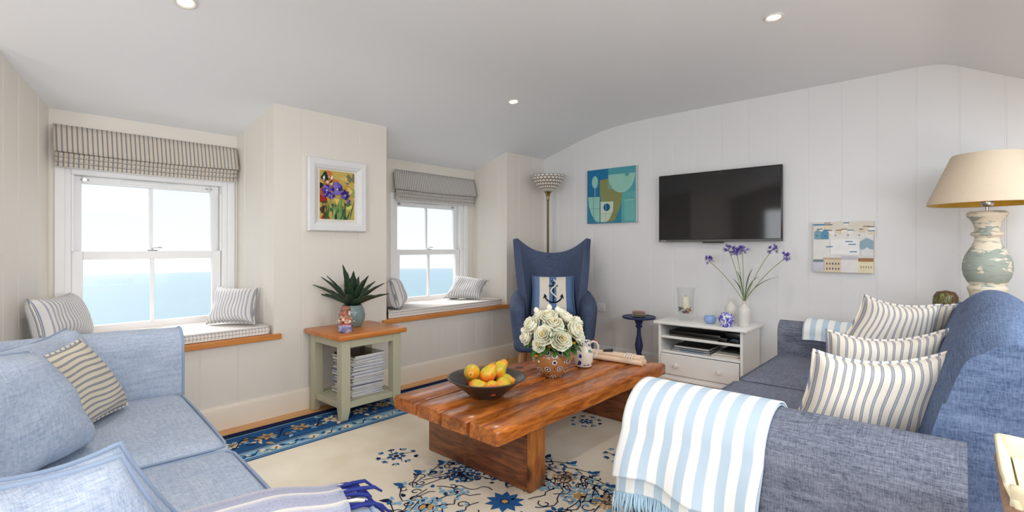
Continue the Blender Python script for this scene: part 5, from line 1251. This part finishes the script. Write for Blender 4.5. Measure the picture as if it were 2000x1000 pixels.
# ================================================================== little blue pedestal table with coasters
TX, TY = 4.35, 2.27
M_navyp = plain('navy_paint', (46, 58, 100), .45, .35, 0, .08)
PT = thing('pedestal_table', 'small round navy blue pedestal table against the wall', 'table', (TX, TY, 0))
mb = MB(); mb.lathe([(0, .510), (.120, .511), (.150, .516), (.156, .522), (.157, .533), (.152, .536), (.148, .531), (0, .530)], 48, (TX, TY)); obj('round_top', mb, M_navyp, PT, smooth='auto')
mb = MB(); mb.lathe([(0, .12), (.022, .125), (.028, .16), (.020, .175), (.034, .225), (.038, .26), (.030, .305), (.020, .36), (.018, .42), (.030, .432), (.034, .442), (.024, .452), (.034, .475), (.045, .51), (0, .51)], 28, (TX, TY)); obj('turned_column', mb, M_navyp, PT, smooth='auto')
for k in range(3):
    a = 2.2 + 2.094 * k; d = Vector((math.cos(a), math.sin(a), 0)); mb = MB(); B0 = Vector((TX, TY, 0))
    mb.tube([B0 + d * .010 + Vector((0, 0, .16)), B0 + d * .05 + Vector((0, 0, .125)), B0 + d * .085 + Vector((0, 0, .06)), B0 + d * .125 + Vector((0, 0, .022)), B0 + d * .145 + Vector((0, 0, .016))], [.026, .026, .022, .018, .014], 12); obj('foot', mb, M_navyp, PT, smooth=True)
for k in range(5):
    r = .062; mb = MB(); mb.lathe([(0, 0), (r - .004, 0), (r + .002, .003), (r - .004, .0065), (0, .0065)], 32, (TX + .007 * math.sin(k * 2.1), TY + .007 * math.cos(k * 1.7)), z0=.5365 + k * .0092)
    single('coaster', mb, [plain('coaster_olive', (170, 166, 136), .5, .3, 0, .2), plain('coaster_red', (176, 130, 120), .5, .3, 0, .3)][k == 4],
           ['lowest coaster of the stack on the small navy table', 'second coaster from the bottom of the stack', 'middle coaster of the stack on the small navy table', 'fourth coaster, just under the reddish top one', 'reddish patterned coaster on top of the stack'][k], 'coaster', (TX, TY, .5365 + k * .0092), 'coasters on the pedestal table', smooth='auto')

# ================================================================== white television cabinet
KX0, KX1, KY0, KY1 = 4.085, 4.525, 1.245, 1.945
M_cab = plain('off_white_cabinet_paint', (242, 241, 238), .4, .4, 0, .015)
CB = thing('cabinet', 'low white painted media cabinet with open shelves and one drawer', 'cabinet', (4.305, 1.595, 0))
mb = MB(); mb.box((KX0 - .028, KY0 - .035, .531), (KX1 + .012, KY1 + .035, .556), bev=.006); obj('top_board', mb, M_cab, CB, smooth='auto')
for y in (KY0, KY1 - .022): obj('side_panel', MB().box((KX0, y, .055), (KX1, y + .022, .531)), M_cab, CB, bevel=.002)
obj('back_panel', MB().box((KX1 - .012, KY0 + .022, .08), (KX1, KY1 - .022, .531)), M_cab, CB)
for z in (.412, .286): obj('shelf', MB().box((KX0 + .004, KY0 + .022, z), (KX1 - .012, KY1 - .022, z + .020)), M_cab, CB, bevel=.002)
obj('bottom_board', MB().box((KX0, KY0 + .022, .085), (KX1 - .012, KY1 - .022, .103)), M_cab, CB)
for y in (KY0 + .022, KY1 - .040): obj('inner_strip', MB().box((KX0 + .002, y, .432), (KX0 + .020, y + .018, .531)), M_cab, CB) if False else None
dr = obj('drawer', MB().box((KX0 - .012, KY0 + .026, .108), (KX0 + .006, KY1 - .026, .282)), M_cab, CB, bevel=.004)
obj('drawer_box', MB().box((KX0 + .006, KY0 + .04, .112), (KX0 + .38, KY1 - .04, .25)), M_cab, dr)
for y in (1.415, 1.775):
    mb = MB(); mb.lathe([(0, 0), (.009, 0), (.008, .012), (.017, .020), (.020, .028), (.015, .036), (0, .038)], 24)
    mb.v = [Vector((KX0 - .012 - p.z, y + p.x, .195 + p.y)) for p in mb.v]; obj('knob', mb, M_cab, dr, smooth='auto')
mb = MB(); mb.box((KX0 - .014, KY0 - .010, .060), (KX1, KY1 + .010, .085), bev=.005); obj('base_moulding', mb, M_cab, CB, smooth='auto')
for y0, y1, sg in ((KY0 - .004, KY0 + .11, 1), (KY1 - .106, KY1 + .004, -1)):
    yo, yi = (y0, y1) if sg > 0 else (y1, y0); mb = MB(); mb.prism([(KX0 - .006, yo, .001), (KX0 - .006, lerp(yo, yi, .45), .001), (KX0 - .006, lerp(yo, yi, .6), .025), (KX0 - .006, yi, .060), (KX0 - .006, yo, .060)], (.02, 0, 0)); mb.box((KX0 + .014, min(yo, yo + sg * .02), .001), (KX1, max(yo, yo + sg * .02), .060)); obj('bracket_foot', mb, M_cab, CB)
# things in the cabinet
mb = MB(); mb.box((4.12, 1.43, .4335), (4.36, 1.86, .478), bev=.003); mb2 = MB(); mb2.box((4.117, 1.44, .440), (4.121, 1.85, .4445))
DV = thing('disc_player', 'slim black disc player on the upper shelf of the cabinet', 'disc player', (4.24, 1.645, .4335)); obj('casing', mb, M_black, DV, smooth='auto'); obj('silver_strip', mb2, M_chrome, DV)
mb = MB(); mb.box((4.20, 1.30, .4335), (4.33, 1.42, .500), bev=.004); single('black_box', mb, M_black, 'small black box behind the remotes on the upper shelf', 'box', (4.26, 1.36, .4335), smooth='auto')
for i, (y, m_, lb) in enumerate(((1.405, plain('silver_grey_plastic', (150, 156, 162), .3, .5), 'small black device with pale face on the upper shelf, left one'), (1.315, plain('light_blue_display', (110, 150, 200), .3, .5), 'small black device with bluish face on the upper shelf, right one'))):
    R0 = thing('remote_control', lb, 'remote control', (4.13, y, .4335)); mb = MB(); mb.box((4.095, y - .038, .4335), (4.165, y + .038, .458), bev=.005); obj('casing', mb, M_black, R0, smooth='auto'); obj('key_field', MB().box((4.104, y - .026, .4582), (4.14, y + .026, .4592)), m_, R0, bevel=.0003)
bk = [((4.105, 1.50, .3065), (4.36, 1.835, .322), (20, 22, 28), 'bottom book with a pale blue spine in the stack on the lower shelf'), ((4.11, 1.51, .3225), (4.35, 1.83, .336), (26, 40, 60), 'middle book of the stack on the lower shelf'), ((4.12, 1.52, .3365), (4.36, 1.82, .356), (18, 18, 20), 'thick black covered book on top of the stack on the lower shelf')]
for i, (a, c_, rgb, lb) in enumerate(bk):
    R0 = thing('book', lb, 'book', ((a[0] + c_[0]) / 2, (a[1] + c_[1]) / 2, a[2]), 0, 'books lying on the lower cabinet shelf')
    mb = MB(); mb.box((a[0], a[1], a[2]), (c_[0], c_[1], a[2] + .002)); mb.box((a[0], a[1], c_[2] - .002), c_); mb.box((a[0], c_[1] - .002, a[2] + .002), (c_[0], c_[1], c_[2] - .002)); obj('cover', mb, plain('book_cover_%d' % i, rgb, .25, .5), R0)
    obj('pages', MB().box((a[0] + .003, a[1] + .003, a[2] + .002), (c_[0] - .003, c_[1] - .002, c_[2] - .002)), plain('book_pages', (206, 204, 198), .8), R0)
    if i < 2: obj('title_strip', MB().box((a[0] - .0008, a[1] + .06, a[2] + .004), (a[0] + .0002, a[1] + .26, c_[2] - .004)), plain('pale_title_strip', (150, 170, 196), .5), R0)
z = .3065
for k, (h, x0, y0, y1, rz, rgb, lb) in enumerate(((.010, 4.10, 1.28, 1.50, .05, (226, 220, 210), 'lowest cream booklet in the pile at the right of the lower shelf'), (.007, 4.105, 1.29, 1.495, -.04, (214, 200, 190), 'second pale booklet in the pile at the right of the lower shelf'), (.008, 4.11, 1.285, 1.49, .08, (230, 226, 216), 'third pale booklet in the pile at the right of the lower shelf'), (.016, 4.22, 1.29, 1.46, .0, (36, 42, 36), 'dark green folder on top of the pale booklets on the lower shelf'))):
    mb = MB(); mb.box((-.11, -(y1 - y0) / 2, 0), (.11 if k < 3 else .09, (y1 - y0) / 2, h - .0006), bev=.001); Mx = Matrix.Translation((x0 + .115, (y0 + y1) / 2, z)) @ Matrix.Rotation(rz, 4, 'Z'); mb.v = [Mx @ p for p in mb.v]
    single('booklet', mb, plain('booklet_%d' % k, rgb, .6, .3), lb, 'booklet', (x0 + .115, (y0 + y1) / 2, z), 'booklets on the lower cabinet shelf'); z += h
# things on the cabinet
ZT = .5565
HX, HY = 4.26, 1.775
HV = thing('hurricane_vase', 'clear glass hurricane vase with candle and pebbles on the cabinet', 'glass vase', (HX, HY, ZT))
n = NT('clear_thin_glass', .02, .5); tr = n.new('BsdfTransparent'); gl = n.new('BsdfGlossy'); gl.inputs['Roughness'].default_value = .02; ly = n.new('LayerWeight'); ly.inputs[0].default_value = .12; hf = n.new('Math'); hf.operation = 'MULTIPLY'; hf.inputs[1].default_value = .6; ms = n.new('MixShader'); tr.inputs[0].default_value = (.985, .99, .99, 1)
n.t.links.new(ly.outputs['Facing'], hf.inputs[0]); n.t.links.new(hf.outputs[0], ms.inputs[0]); n.t.links.new(tr.outputs[0], ms.inputs[1]); n.t.links.new(gl.outputs[0], ms.inputs[2]); n.t.links.new(ms.outputs[0], n.t.nodes['Material Output'].inputs[0]); M_thin = n.m
mb = MB(); mb.lathe([(0, .0), (.060, .0), (.062, .008), (.040, .018), (.022, .028), (.030, .040), (.058, .052), (.068, .075), (.070, .105), (.067, .14), (.072, .25), (.082, .285), (.080, .285), (.069, .25), (.064, .14), (.066, .105), (.062, .075), (.05, .058), (0, .05)], 48, (HX, HY), z0=ZT); obj('glass_body', mb, M_thin, HV, smooth=True)
CN = thing('candle', 'ivory pillar candle standing in the pebbles of the hurricane vase', 'candle', (HX, HY, ZT + .095)); mb = MB(); mb.lathe([(0, .0), (.031, 0), (.032, .004), (.032, .105), (.028, .112), (.018, .108), (0, .106)], 28, (HX, HY), z0=ZT + .095); obj('wax', mb, plain('ivory_wax', (236, 230, 204), .5, .3), CN, smooth='auto')
obj('wick', MB().tube([(HX, HY, ZT + .2), (HX, HY + .002, ZT + .218)], .0014, 6), M_black, CN)
rnd = random.Random(21)
pc = [(150, 96, 74), (120, 124, 132), (206, 200, 190), (90, 92, 100), (184, 120, 90), (226, 222, 216)]
k = 0
for ring, (rr, cnt, zz) in enumerate(((.0, 1, .066), (.034, 6, .070), (.048, 8, .088), (.049, 7, .106))):
    for j in range(cnt):
        a = 6.283 * j / cnt + ring; s_ = rnd.uniform(.010, .0135); mb = MB(); mb.lathe([(0, -s_ * .7), (s_ * .8, -s_ * .4), (s_, 0), (s_ * .8, s_ * .4), (0, s_ * .7)], 12, M=Matrix.Rotation(rnd.uniform(-.6, .6), 4, 'X')); P = Vector((HX + rr * math.cos(a), HY + rr * math.sin(a), ZT + zz)); mb.v = [p + P for p in mb.v]
        single('pebble', mb, plain('pebble_%d' % (k % 6), pc[k % 6], .4, .4, 0, .2), ['rusty red', 'slate grey', 'pale cream', 'dark blue grey', 'terracotta', 'white'][k % 6] + ' pebble around the candle inside the hurricane vase', 'pebble', tuple(P), 'pebbles in the hurricane vase', smooth=True); k += 1
n = NT('blue_frosted_glass', .25, .5); n.color(srgb(160, 192, 244)); n.set('Transmission Weight', .15); n.set('Emission Color', (0, 0, 0, 1)); M_bg = n.m
mb = MB(); mb.lathe([(0, 0), (.026, 0), (.042, .012), (.050, .032), (.048, .052), (.040, .066), (.036, .066), (.043, .050), (.045, .032), (.036, .014), (0, .008)], 36, (4.21, 1.545), z0=ZT); single('tealight_bowl', mb, M_bg, 'small round pale blue glass bowl on the cabinet', 'bowl', (4.21, 1.545, ZT), smooth=True)
n = NT('blue_white_porcelain', .15, .5); vv = n.co('Object', (1, 1, .55)); w1 = n.noise(vv, 34, 2, .5, 1.6)
n.color(n.ramp(w1, [(0, srgb(74, 72, 176)), (.47, srgb(110, 110, 200)), (.5, srgb(234, 234, 244)), (.62, srgb(86, 84, 186))], True)); M_gj = n.m
mb = MB(); mb.lathe([(0, 0), (.040, 0), (.046, .01), (.058, .045), (.062, .068), (.054, .092), (.042, .100), (.040, .110), (.034, .112), (.034, .10), (0, .09)], 36, (4.13, 1.385), z0=ZT); single('ginger_jar', mb, M_gj, 'squat blue and white porcelain jar in front of the white bottles', 'jar', (4.13, 1.385, ZT), smooth=True)
M_cer = plain('off_white_stoneware', (226, 222, 214), .3, .45, 0, .02)
def bottle(x, y, lb):
    mb = MB(); mb.lathe([(0, 0), (.044, 0), (.048, .005), (.048, .128), (.044, .146), (.030, .162), (.017, .172), (.015, .190), (.021, .196), (.021, .204), (.013, .205), (.011, .17), (.03, .15), (0, .14)], 36, (x, y), z0=ZT); return single('stoneware_bottle', mb, M_cer, lb, 'bottle', (x, y, ZT), 'stoneware bottles on the cabinet', smooth=True)
bottle(4.36, 1.425, 'white stoneware bottle at the back, left one of the pair, empty'); BX, BY = 4.245, 1.285; bottle(BX, BY, 'white stoneware bottle holding the tall purple flowers')
# agapanthus stems
M_pur = plain('violet_petal', (152, 136, 208), .55, .25, 0, .22); M_pur2 = plain('dark_violet_petal', (112, 94, 182), .55, .25, 0, .22)
fl = [((4.30, 1.585), 1.075, 'purple flower stem bending far to the left over the cabinet', .75), ((4.27, 1.415), 1.17, 'tall purple flower stem, left of the middle', 1.), ((4.30, 1.36), 1.145, 'fullest purple flower stem in the middle of the bottle', 1.35), ((4.25, 1.30), 1.165, 'tall thin purple flower stem just right of the middle', 1.), ((4.30, 1.09), 1.175, 'purple flower stem leaning to the right, below the television', 1.), ((4.27, .985), 1.115, 'purple flower stem furthest to the right', .75)]
for i, ((x, y), z, lb, s_) in enumerate(fl):
    root = thing('agapanthus', lb, 'flower', (BX, BY, ZT + .20), 0, 'purple flowers in the stoneware bottle'); H = Vector((x, y, z)); B0 = Vector((BX, BY, ZT + .10)); B1 = Vector((BX + (x - BX) * .04, BY + (y - BY) * .035, ZT + .21))
    pts = [B0, B1] + bez(B1, (BX + (x - BX) * .35, BY + (y - BY) * .45, lerp(B1.z, z, .62)), H, 10)[1:]; mb = MB(); mb.tube(pts, [.003] * len(pts), 6); obj('stem', mb, plain('pale_green_stem', (150, 166, 110), .5, .3), root, smooth=True)
    rnd = random.Random(i); nb = int(16 * s_)
    for j in range(nb):
        a = rnd.uniform(0, 6.28); e = rnd.uniform(-.5, 1.2); d = Vector((math.cos(a) * math.cos(e), math.sin(a) * math.cos(e), math.sin(e))); c0 = H + d * rnd.uniform(.014, .040) * s_ ** .5
        mb = MB(); mb.tube([H, c0], .001, 5)
        for q in range(5):
            t = 6.283 * q / 5; o1 = d.orthogonal().normalized(); o2 = d.cross(o1); r_ = o1 * math.cos(t) + o2 * math.sin(t)
            leaf3(mb, c0, d * .9 + r_ * .6, .026, .012, 0, .1, 0)
        obj('floret', mb, M_pur if j % 3 else M_pur2, root, smooth=True, recalc=False)
for i, (dy, dx, z, k_, lb) in enumerate(((.10, .05, .93, .5, 'narrow blade leaf arching left in the bottle'), (.055, .0, 1.0, .2, 'upright narrow leaf left of the stems'), (-.10, .03, .96, .4, 'narrow leaf rising right of the stems'), (-.24, .05, .965, .9, 'long narrow leaf arching far right in the bottle'), (-.05, .05, 1.02, .1, 'thin upright leaf in the middle of the bottle'))):
    P0 = Vector((BX, BY, ZT + .14)); P1 = Vector((BX + dx * .1, BY + dy * .06, ZT + .22)); P2 = Vector((BX + dx, BY + dy, z)); pts = [P0] + bez(P1, (BX + dx * .3, BY + dy * .35, lerp(P1.z, z, .8)), P2, 12); mb = MB()
    def f(u, v):
        k = v * (len(pts) - 1); j = min(int(k), len(pts) - 2); p = pts[j].lerp(pts[j + 1], k - j); return p + Vector((.3, .95, 0)) * ((2 * u - 1) * .0055 * math.sin(math.pi * (.12 + .88 * (1 - v)) * .9)) + Vector((.001, 0, 0)) * abs(2 * u - 1)
    mb.grid(f, 2, 24); single('blade_leaf', mb, plain('blade_green', (88, 112, 84), .5, .3, 0, .15), lb, 'leaf', (BX, BY, ZT + .2), 'blade leaves in the stoneware bottle', smooth=True, solid=.0008)

# ================================================================== table lamp in the corner and its stand
PX, PY, PZ = 4.20, -.135, .80
LT = thing('lamp_table', 'small dark wooden lamp table hidden behind the charcoal sofa', 'table', (4.28, -.30, 0)); M_dk = wood('dark_lamp_table', (70, 44, 28), (104, 68, 42), 'X', 6, .4, False)
obj('table_top', MB().box((4.07, -.58, .775), (4.545, -.0, .80)), M_dk, LT, bevel=.004)
for x in (4.10, 4.49):
    for y in (-.54, -.07): obj('leg', MB().box((x, y, .001), (x + .035, y + .035, .775)), M_dk, LT)
TL = thing('table_lamp', 'large table lamp with distressed grey green turned base and a beige shade', 'lamp', (PX, PY, PZ))
n = NT('distressed_grey_green_paint', .6, .3); vv = n.co('Object', (1, 1, 2.6)); a = n.noise(vv, 7, 6, .62, .5); zz = n.sep(n.co(), 2)
bandw = n.ramp(zz, [(.0, .22), (.155, .22), (.20, -.0), (.35, .0), (.40, .16), (1., .12)]); c = n.mix(n.ramp(n.math('ADD', a, bandw), [(.585, 0.), (.60, 1.)], False), srgb(158, 168, 158), srgb(226, 216, 194))
b2 = n.noise(n.co('Object', (1, 1, 6)), 14, 4); c = n.mix(n.math('MULTIPLY', n.ramp(b2, [(.60, 0.), (.64, 1.)]), .5), c, srgb(130, 132, 122)); n.color(c); M_dist = n.m
mb = MB(); mb.lathe([(0, 0), (.105, 0), (.108, .012), (.100, .022), (.085, .030), (.078, .06), (.080, .10), (.090, .135), (.094, .150), (.085, .158), (.078, .165), (.092, .185), (.108, .220), (.116, .262), (.114, .305), (.100, .350), (.080, .392), (.062, .425), (.056, .452), (.058, .462), (.074, .468), (.078, .478), (.072, .488), (.058, .494), (.056, .510), (.066, .545), (.078, .572), (.093, .586), (.096, .600), (.090, .612), (.080, .616), (0, .616)], 48, (PX, PY), z0=PZ); obj('turned_base', mb, M_dist, TL, smooth=True)
mb = MB(); mb.lathe([(.0, .612), (.008, .612), (.008, .645), (.026, .650), (.031, .662), (.031, .688), (.028, .694), (0, .694)], 24, (PX, PY), z0=PZ); mb2 = MB(); mb2.lathe([(0, .694), (.032, .694), (.032, .722), (0, .715)], 24, (PX, PY), z0=PZ); obj('bulb_holder', mb, M_chrome, TL, smooth='auto'); obj('holder_ring', mb2, M_black, TL, smooth='auto')
n = NT('linen_shade_outside', .85, .15); a = n.noise(n.co('Object', (1, 1, 1)), 180, 2); n.color(n.mix(a, srgb(208, 192, 168), srgb(224, 208, 186))); M_shd = n.m
n = NT('gold_shade_lining', .45, .4); a = n.noise(n.co(), 40, 3); n.color(n.mix(a, srgb(196, 150, 40), srgb(226, 184, 70))); M_gold = n.m
mb = MB(); SP = [(.283, .660), (.287, .662), (.287, .668), (.168, .962), (.165, .966)]; mb.lathe(SP, 72, (PX, PY), z0=PZ, M=None); mb.f = [f for f in mb.f if len(f) == 4]; mb.mi = [0] * len(mb.f)
o = obj('lamp_shade', mb, M_shd, TL, smooth='auto', recalc=False)
mb = MB(); mb.lathe([(.281, .661), (.163, .964)], 72, (PX, PY), z0=PZ); mb.f = [f for f in mb.f if len(f) == 4]; mb.mi = [0] * len(mb.f); obj('shade_lining', mb, M_gold, o, smooth=True, recalc=False)
mb = MB()
for k in range(3): a = 2.094 * k; mb.tube([(PX, PY, PZ + .700), (PX + .17 * math.cos(a), PY + .17 * math.sin(a), PZ + .95)], .002, 6)
obj('shade_carrier', mb, M_chrome, TL)
# leaf patterned dark dish standing beside the lamp
n = NT('dark_leaf_pattern', .35, .4); a = n.noise(n.co('Object', (2, 2, .5)), 16, 3, .5, 1.5); n.color(n.ramp(a, [(0, srgb(60, 44, 34)), (.50, srgb(96, 62, 44)), (.56, srgb(120, 146, 74)), (.62, srgb(70, 50, 38))])); M_lp = n.m
mb = MB(); mb.lathe([(0, 0), (.055, 0), (.065, .03), (.062, .085), (.045, .115), (0, .125)], 32, (4.16, .055), z0=.8005); single('leaf_patterned_pot', mb, M_lp, 'dark brown leaf patterned pot peeping over the sofa behind the striped cushions', 'pot', (4.16, .055, .8), smooth=True)

# ================================================================== cream tray table at the right edge
M_cream = plain('aged_cream_paint', (222, 212, 180), .45, .35, 0, .05); M_worn = wood('worn_reddish_paint', (120, 84, 66), (176, 150, 130), 'Z', 9, .5, False)
TT = thing('tray_table', 'cream tray topped side table with worn wooden legs at the right edge', 'tray table', (1.45, -.28, 0))
tx0, tx1, ty0_, ty1_ = 1.285, 1.615, -.50, -.072; tz = .715
obj('tray_floor', MB().box((tx0 + .02, ty0_ + .02, tz), (tx1 - .02, ty1_ - .02, tz + .010)), M_cream, TT)
def rim(p0, p1, inw):
    p0, p1, inw = Vector(p0), Vector(p1), Vector(inw); mb = MB(); N = 24
    def f(u, v):
        h = .052 * (1 - .45 * math.sin(u * math.pi) ** 2) if True else .05
        return p0.lerp(p1, u) + inw * (.020 * (1 - v)) + Vector((0, 0, h * v))
    mb.grid(f, N, 4); return obj('tray_rim', mb, M_cream, TT, solid=.010, smooth='auto')
rim((tx0, ty1_, tz), (tx1, ty1_, tz), (0, -1, 0)); rim((tx1, ty0_, tz), (tx0, ty0_, tz), (0, 1, 0)); rim((tx0, ty0_, tz), (tx0, ty1_, tz), (1, 0, 0)); rim((tx1, ty1_, tz), (tx1, ty0_, tz), (-1, 0, 0))
mb = MB(); pp = [(tx0, ty0_), (tx1, ty0_), (tx1, ty1_), (tx0, ty1_)]; mb.tube([(x, y, tz - .006) for x, y in pp], .014, 10, closed=True); obj('edge_moulding', mb, M_worn, TT, smooth=True)
for x, y in ((tx0 + .02, ty0_ + .02), (tx1 - .05, ty0_ + .02), (tx0 + .02, ty1_ - .05), (tx1 - .05, ty1_ - .05)): obj('leg', MB().box((x, y, .001), (x + .03, y + .03, tz - .002)), M_worn, TT, bevel=.003)
